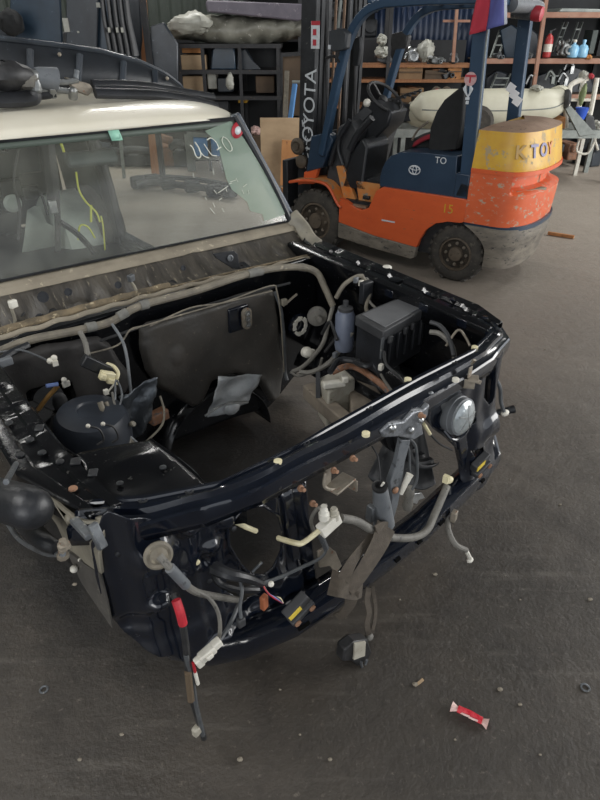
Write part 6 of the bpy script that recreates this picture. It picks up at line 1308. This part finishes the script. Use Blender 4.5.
for u in (188, 192, 222): rel(G().beam((wp(u, 150, y=9.6).x, 9.6, 0), (wp(u, 150, y=9.6).x, 9.6, wp(u, 134, y=9.6).z), .06, .06), TU).build('leg', 'galv', tu)
rel(G().beam(wp(187, 134, y=9.6), wp(226, 136, y=9.6), .05, .06), TU).build('top_rail', 'galv', tu); rel(G().beam(wp(187, 158, y=9.6), wp(226, 158, y=9.6), .05, .05), TU).build('low_rail', 'galv', tu)
wtag(ppoly(G(), [(191, 137), (222, 139), (224, 157), (192, 156)], 9.62, .04), 'blue_sheet', 'blue', 'blue panel standing in the low steel table frame', 'panel', bevel=.005)
for i, (u0, v0, u1, v1, m, lab) in enumerate(((115, 146, 152, 162, 'plastic_dusty', 'grey black bumper on the floor behind the rear-view mirror'), (62, 140, 112, 170, 'dark_part', 'large black panel on the floor left of the bumper'), (152, 132, 172, 160, 'rust', 'brown rusty part on the floor left of the steel table'), (172, 138, 186, 160, 'dark_part', 'dark round part beside the steel table leg'))):
    c, s = wbox(u0, v0, u1, v1, 9.9, .4); h = c.z + s[2] / 2; t = wthing('floor_part', lab, 'car part', (c.x, c.y, 0)); G().box((0, 0, h * .3), (s[0], .4, max(.1, h * .6)), 0).build('body', m, t, bevel=.04); G().tube([(-s[0] * .45, -.2, h * .7), (0, -.26, h * .85), (s[0] * .45, -.2, h * .75)], .06, 8, 4).build('edge_roll', m, t); G().lathe((s[0] * .2, -.2, h * .4), (0, -1, 0), [(.08, 0), (.08, .04), (.04, .045)], 12).build('boss', m, t)
for i, (u, v) in enumerate(((118, 163), (135, 164), (150, 165), (160, 163))):
    c = zp(u, v, 0); wtag(G().ball(c + Vector((0, 0, .04)), (.10, .06, .05), 8, 5).jitter(.008), 'scrap_piece', 'grey_metal', ('grey scrap lump on the floor, leftmost of the row by the bumper', 'grey scrap lump second from left by the bumper', 'grey scrap lump third from left by the bumper', 'grey scrap lump nearest the subframe end')[i], 'scrap')
# yellow cables on the floor
wtag(G().tube([zp(160, 158, .02), zp(176, 154, .02), zp(184, 160, .02), zp(190, 166, .02)], .015, 6, 5), 'air_line', 'ply', 'tan air line curling on the floor by the steel table', 'hose')

# ---- things lying on the white roof
def rz(s, r): return 1.545 + .03 * math.sin(math.pi * min(1, (r - 1.6) / 3.0 * 1.4)) - .05 * abs(2 * (s - .06) / 1.42 - 1) ** 5
def rtag(g, name, m, label, cat, **k):
    g.v = [tuple(CAR.inv.inverted() @ Vector(v) + CAR.o) for v in g.v]; return wtag(g, name, m, label, cat, **k)
# arched black bumper cover
bt = thing('bumper_cover', 'long arched black bumper cover lying across the white roof', 'bumper', tuple(CAR.inv.inverted() @ Vector((.7, 2.35, 1.58)) + CAR.o), TH); BT = Vector((.7, 2.35, 1.58))
top = [cp(u, v, y=2.3) for u, v in ((-40, 36), (0, 38), (50, 44), (100, 51), (140, 62), (165, 73), (182, 85), (190, 94))]
bot = [Vector((p.x, 2.3, rz(p.x, 2.3) + .01)) for p in top]
def bcf(t, q):
    x = t * (len(top) - 1); k = min(int(x), len(top) - 2); a = top[k].lerp(top[k + 1], x - k); b = bot[k].lerp(bot[k + 1], x - k); p = a.lerp(b, q); return p + Vector((0, -.06 * math.sin(q * 2.2) + .25 * (t - .5) ** 2, 0)) - BT
M['roof_bumper'] = mat('matt_black_bumper', '14171b', '1d2126', rough=.42, scale=6, c3='3a3f44', thr3=.64, s3=20, bump=.15)
G().grid(bcf, 60, 12).build('shell', 'roof_bumper', bt, solid=.02)
G().tube([bcf(i / 30, 0) for i in range(31)], .013, 8, 2).build('rolled_edge', 'dark_part', bt)
for t in (.22, .36, .50, .64): G().tube([bcf(t, .15) + Vector((0, -.015, 0)), bcf(t - .03, .85) + Vector((0, -.02, 0))], .016, 6).build('stiffening_rib', 'dark_part', bt)
for (t, q) in ((.3, .2), (.55, .8), (.7, .3), (.85, .4)): G().ball(bcf(t, q) + Vector((0, -.02, 0)), .010, 8, 5).build('clip', 'pale_rust', bt)
# rubber seals and trims in a heap
for i, (pts, r, lab) in enumerate((([(92, 84), (120, 84), (150, 86), (178, 91), (214, 97)], .021, 'upper black rubber seal strip lying on the roof'), ([(95, 93), (130, 94), (160, 95), (190, 100), (217, 107)], .026, 'lower thick black seal strip nearest the roof front edge'), ([(94, 89), (125, 89), (155, 91), (185, 96), (205, 102)], .019, 'middle black seal strip pressed between the other two'))):
    P = []
    for u, v in pts: P.append(cp(u, v, z=1.585 + .03 * (2 - i) * (i != 1)) if False else cp(u, v, y=1.98 - .10 * i if i < 2 else 1.94))
    g = G().tube(P, r, 10, 6, flat=.7); rtag(g, 'rubber_seal', 'plastic', lab, 'seal strip')
g = G().tube([cp(u, v, y=1.85) for u, v in ((-20, 100), (10, 100), (32, 98), (34, 92))], .035, 10, 5, flat=.7); rtag(g, 'rubber_seal', 'plastic', 'black trim roll at the left end of the roof', 'seal strip')
wmt = thing('wiper_motor', 'grey wiper motor with linkage resting on the roof', 'wiper motor', tuple(CAR.inv.inverted() @ Vector((.62, 1.9, 1.57)) + CAR.o), TH); WO = Vector((.62, 1.9, 1.57))
def wq(u, v, y=1.9): return cp(u, v, y=y) - WO
G().tube([wq(36, 78), wq(40, 78), wq(52, 79), wq(56, 80)], [.04, .05], 16).build('motor_can', 'grey_plastic', wmt)
G().box(wq(33, 82), (.05, .08, .09)).build('gearbox', 'alu_part', wmt, bevel=.015)
G().tube([wq(-10, 92), wq(10, 91), wq(35, 90), wq(60, 90), wq(75, 93)], .012, 8, 4).build('link_rod', 'alu_part', wmt)
G().tube([wq(54, 82), wq(66, 82), wq(78, 80)], .012, 8, 4).build('crank_arm', 'alu_part', wmt)
G().prism([wq(66, 77), wq(90, 84), wq(94, 90), (wq(88, 96)), wq(74, 90)], (0, .03, 0)).build('mount_plate', 'pale_rust', wmt, bevel=.004)
G().tube([wq(76, 78), wq(77, 70)], .012, 8).build('spindle', 'grey_metal', wmt)
for (u, v) in ((18, 88), (52, 92), (73, 94), (10, 82)): G().lathe(wq(u, v), (0, -.5, 1), [(.02, -.02), (.02, .02), (.01, .03)], 10).build('ball_joint', 'alu', wmt)
G().ball(wq(8, 76), (.11, .08, .055), 12, 7).jitter(.008).build('cable_bundle', 'wire', wmt)
G().ball(wq(24, 80), (.07, .06, .04), 10, 6).jitter(.006).build('cable_bundle', 'hose', wmt)
G().tube([wq(-15, 96), wq(10, 96), wq(40, 96), wq(55, 94)], .016, 8, 4).build('linkage_frame', 'plastic', wmt)

# ---- litter on the floor
c = wp(469, 717, z=0.0); cw = wthing('sweet_wrapper', 'red and white twisted sweet wrapper on the floor', 'wrapper', (c.x, c.y, 0), -.52)
G().tube([(-.038, 0, .014), (-.03, 0, .014), (0, .002, .014), (.03, 0, .013), (.040, 0, .013)], .010, 10, 0).build('body', 'candy', cw).scale = (1, 1.2, 1)
for sx in (-1, 1):
    g = G(); g.grid(lambda t, q: Vector((sx * (.034 + .024 * t), (.003 + .014 * t) * math.sin(q * 6.283) + .003 * math.sin(q * 25), .013 + (.003 + .009 * t) * math.cos(q * 6.283))), 4, 16); g.build('twisted_end', 'candy_w', cw)
for (x, y) in ((-.012, -.010), (.014, -.011)): G().ribbon([(x - .014, y, .016), (x, y - .002, .019), (x + .014, y + .001, .017)], .006, (0, .6, 1), 3, thick=.001).build('white_stripe', 'candy_w', cw)
for i, (u, v, r) in enumerate(((44, 690, .012), (585, 688, .013))):
    c = wp(u, v, z=0); wtag(G().tube([c + Vector((r * math.cos(a), r * math.sin(a), .003)) for a in [k * math.pi / 10 for k in range(21)]], .0035, 6, cap=False), 'washer', 'grey_metal', ('small grey ring washer on the floor, left foreground', 'small grey ring washer on the floor, right foreground')[i], 'washer')
peb = [(455, 740), (122, 735), (415, 685), (540, 755), (80, 760), (240, 760), (300, 735), (345, 583), (435, 575), (520, 600), (560, 505), (75, 585), (400, 600), (520, 705), (500, 690), (280, 690), (330, 760), (590, 600), (510, 480), (545, 350)]
for i, (u, v) in enumerate(peb):
    c = wp(u, v, z=0); r = .0035 + .002 * (i % 3); wtag(G().ball(c + Vector((0, 0, r * .6)), (r * 1.3, r, r * .8), 7, 5).jitter(r * .1), 'pebble', 'pebble', 'tiny pale grit speck scattered on the dark floor', 'pebble', 'grit specks on the floor')
c = wp(415, 686, z=0); wtag(G().beam(c, c + Vector((.03, .02, .006)), .008, .006), 'wood_chip', 'ply', 'thin wood chip on the floor right of the hanging buckle', 'wood chip')
a = wp(548, 233, z=.02); b = wp(574, 237, z=.02); wtag(G().beam(a, b, .03, .03), 'wood_stick', 'ply_orange', 'short wooden stick on the floor right of the forklift', 'stick')
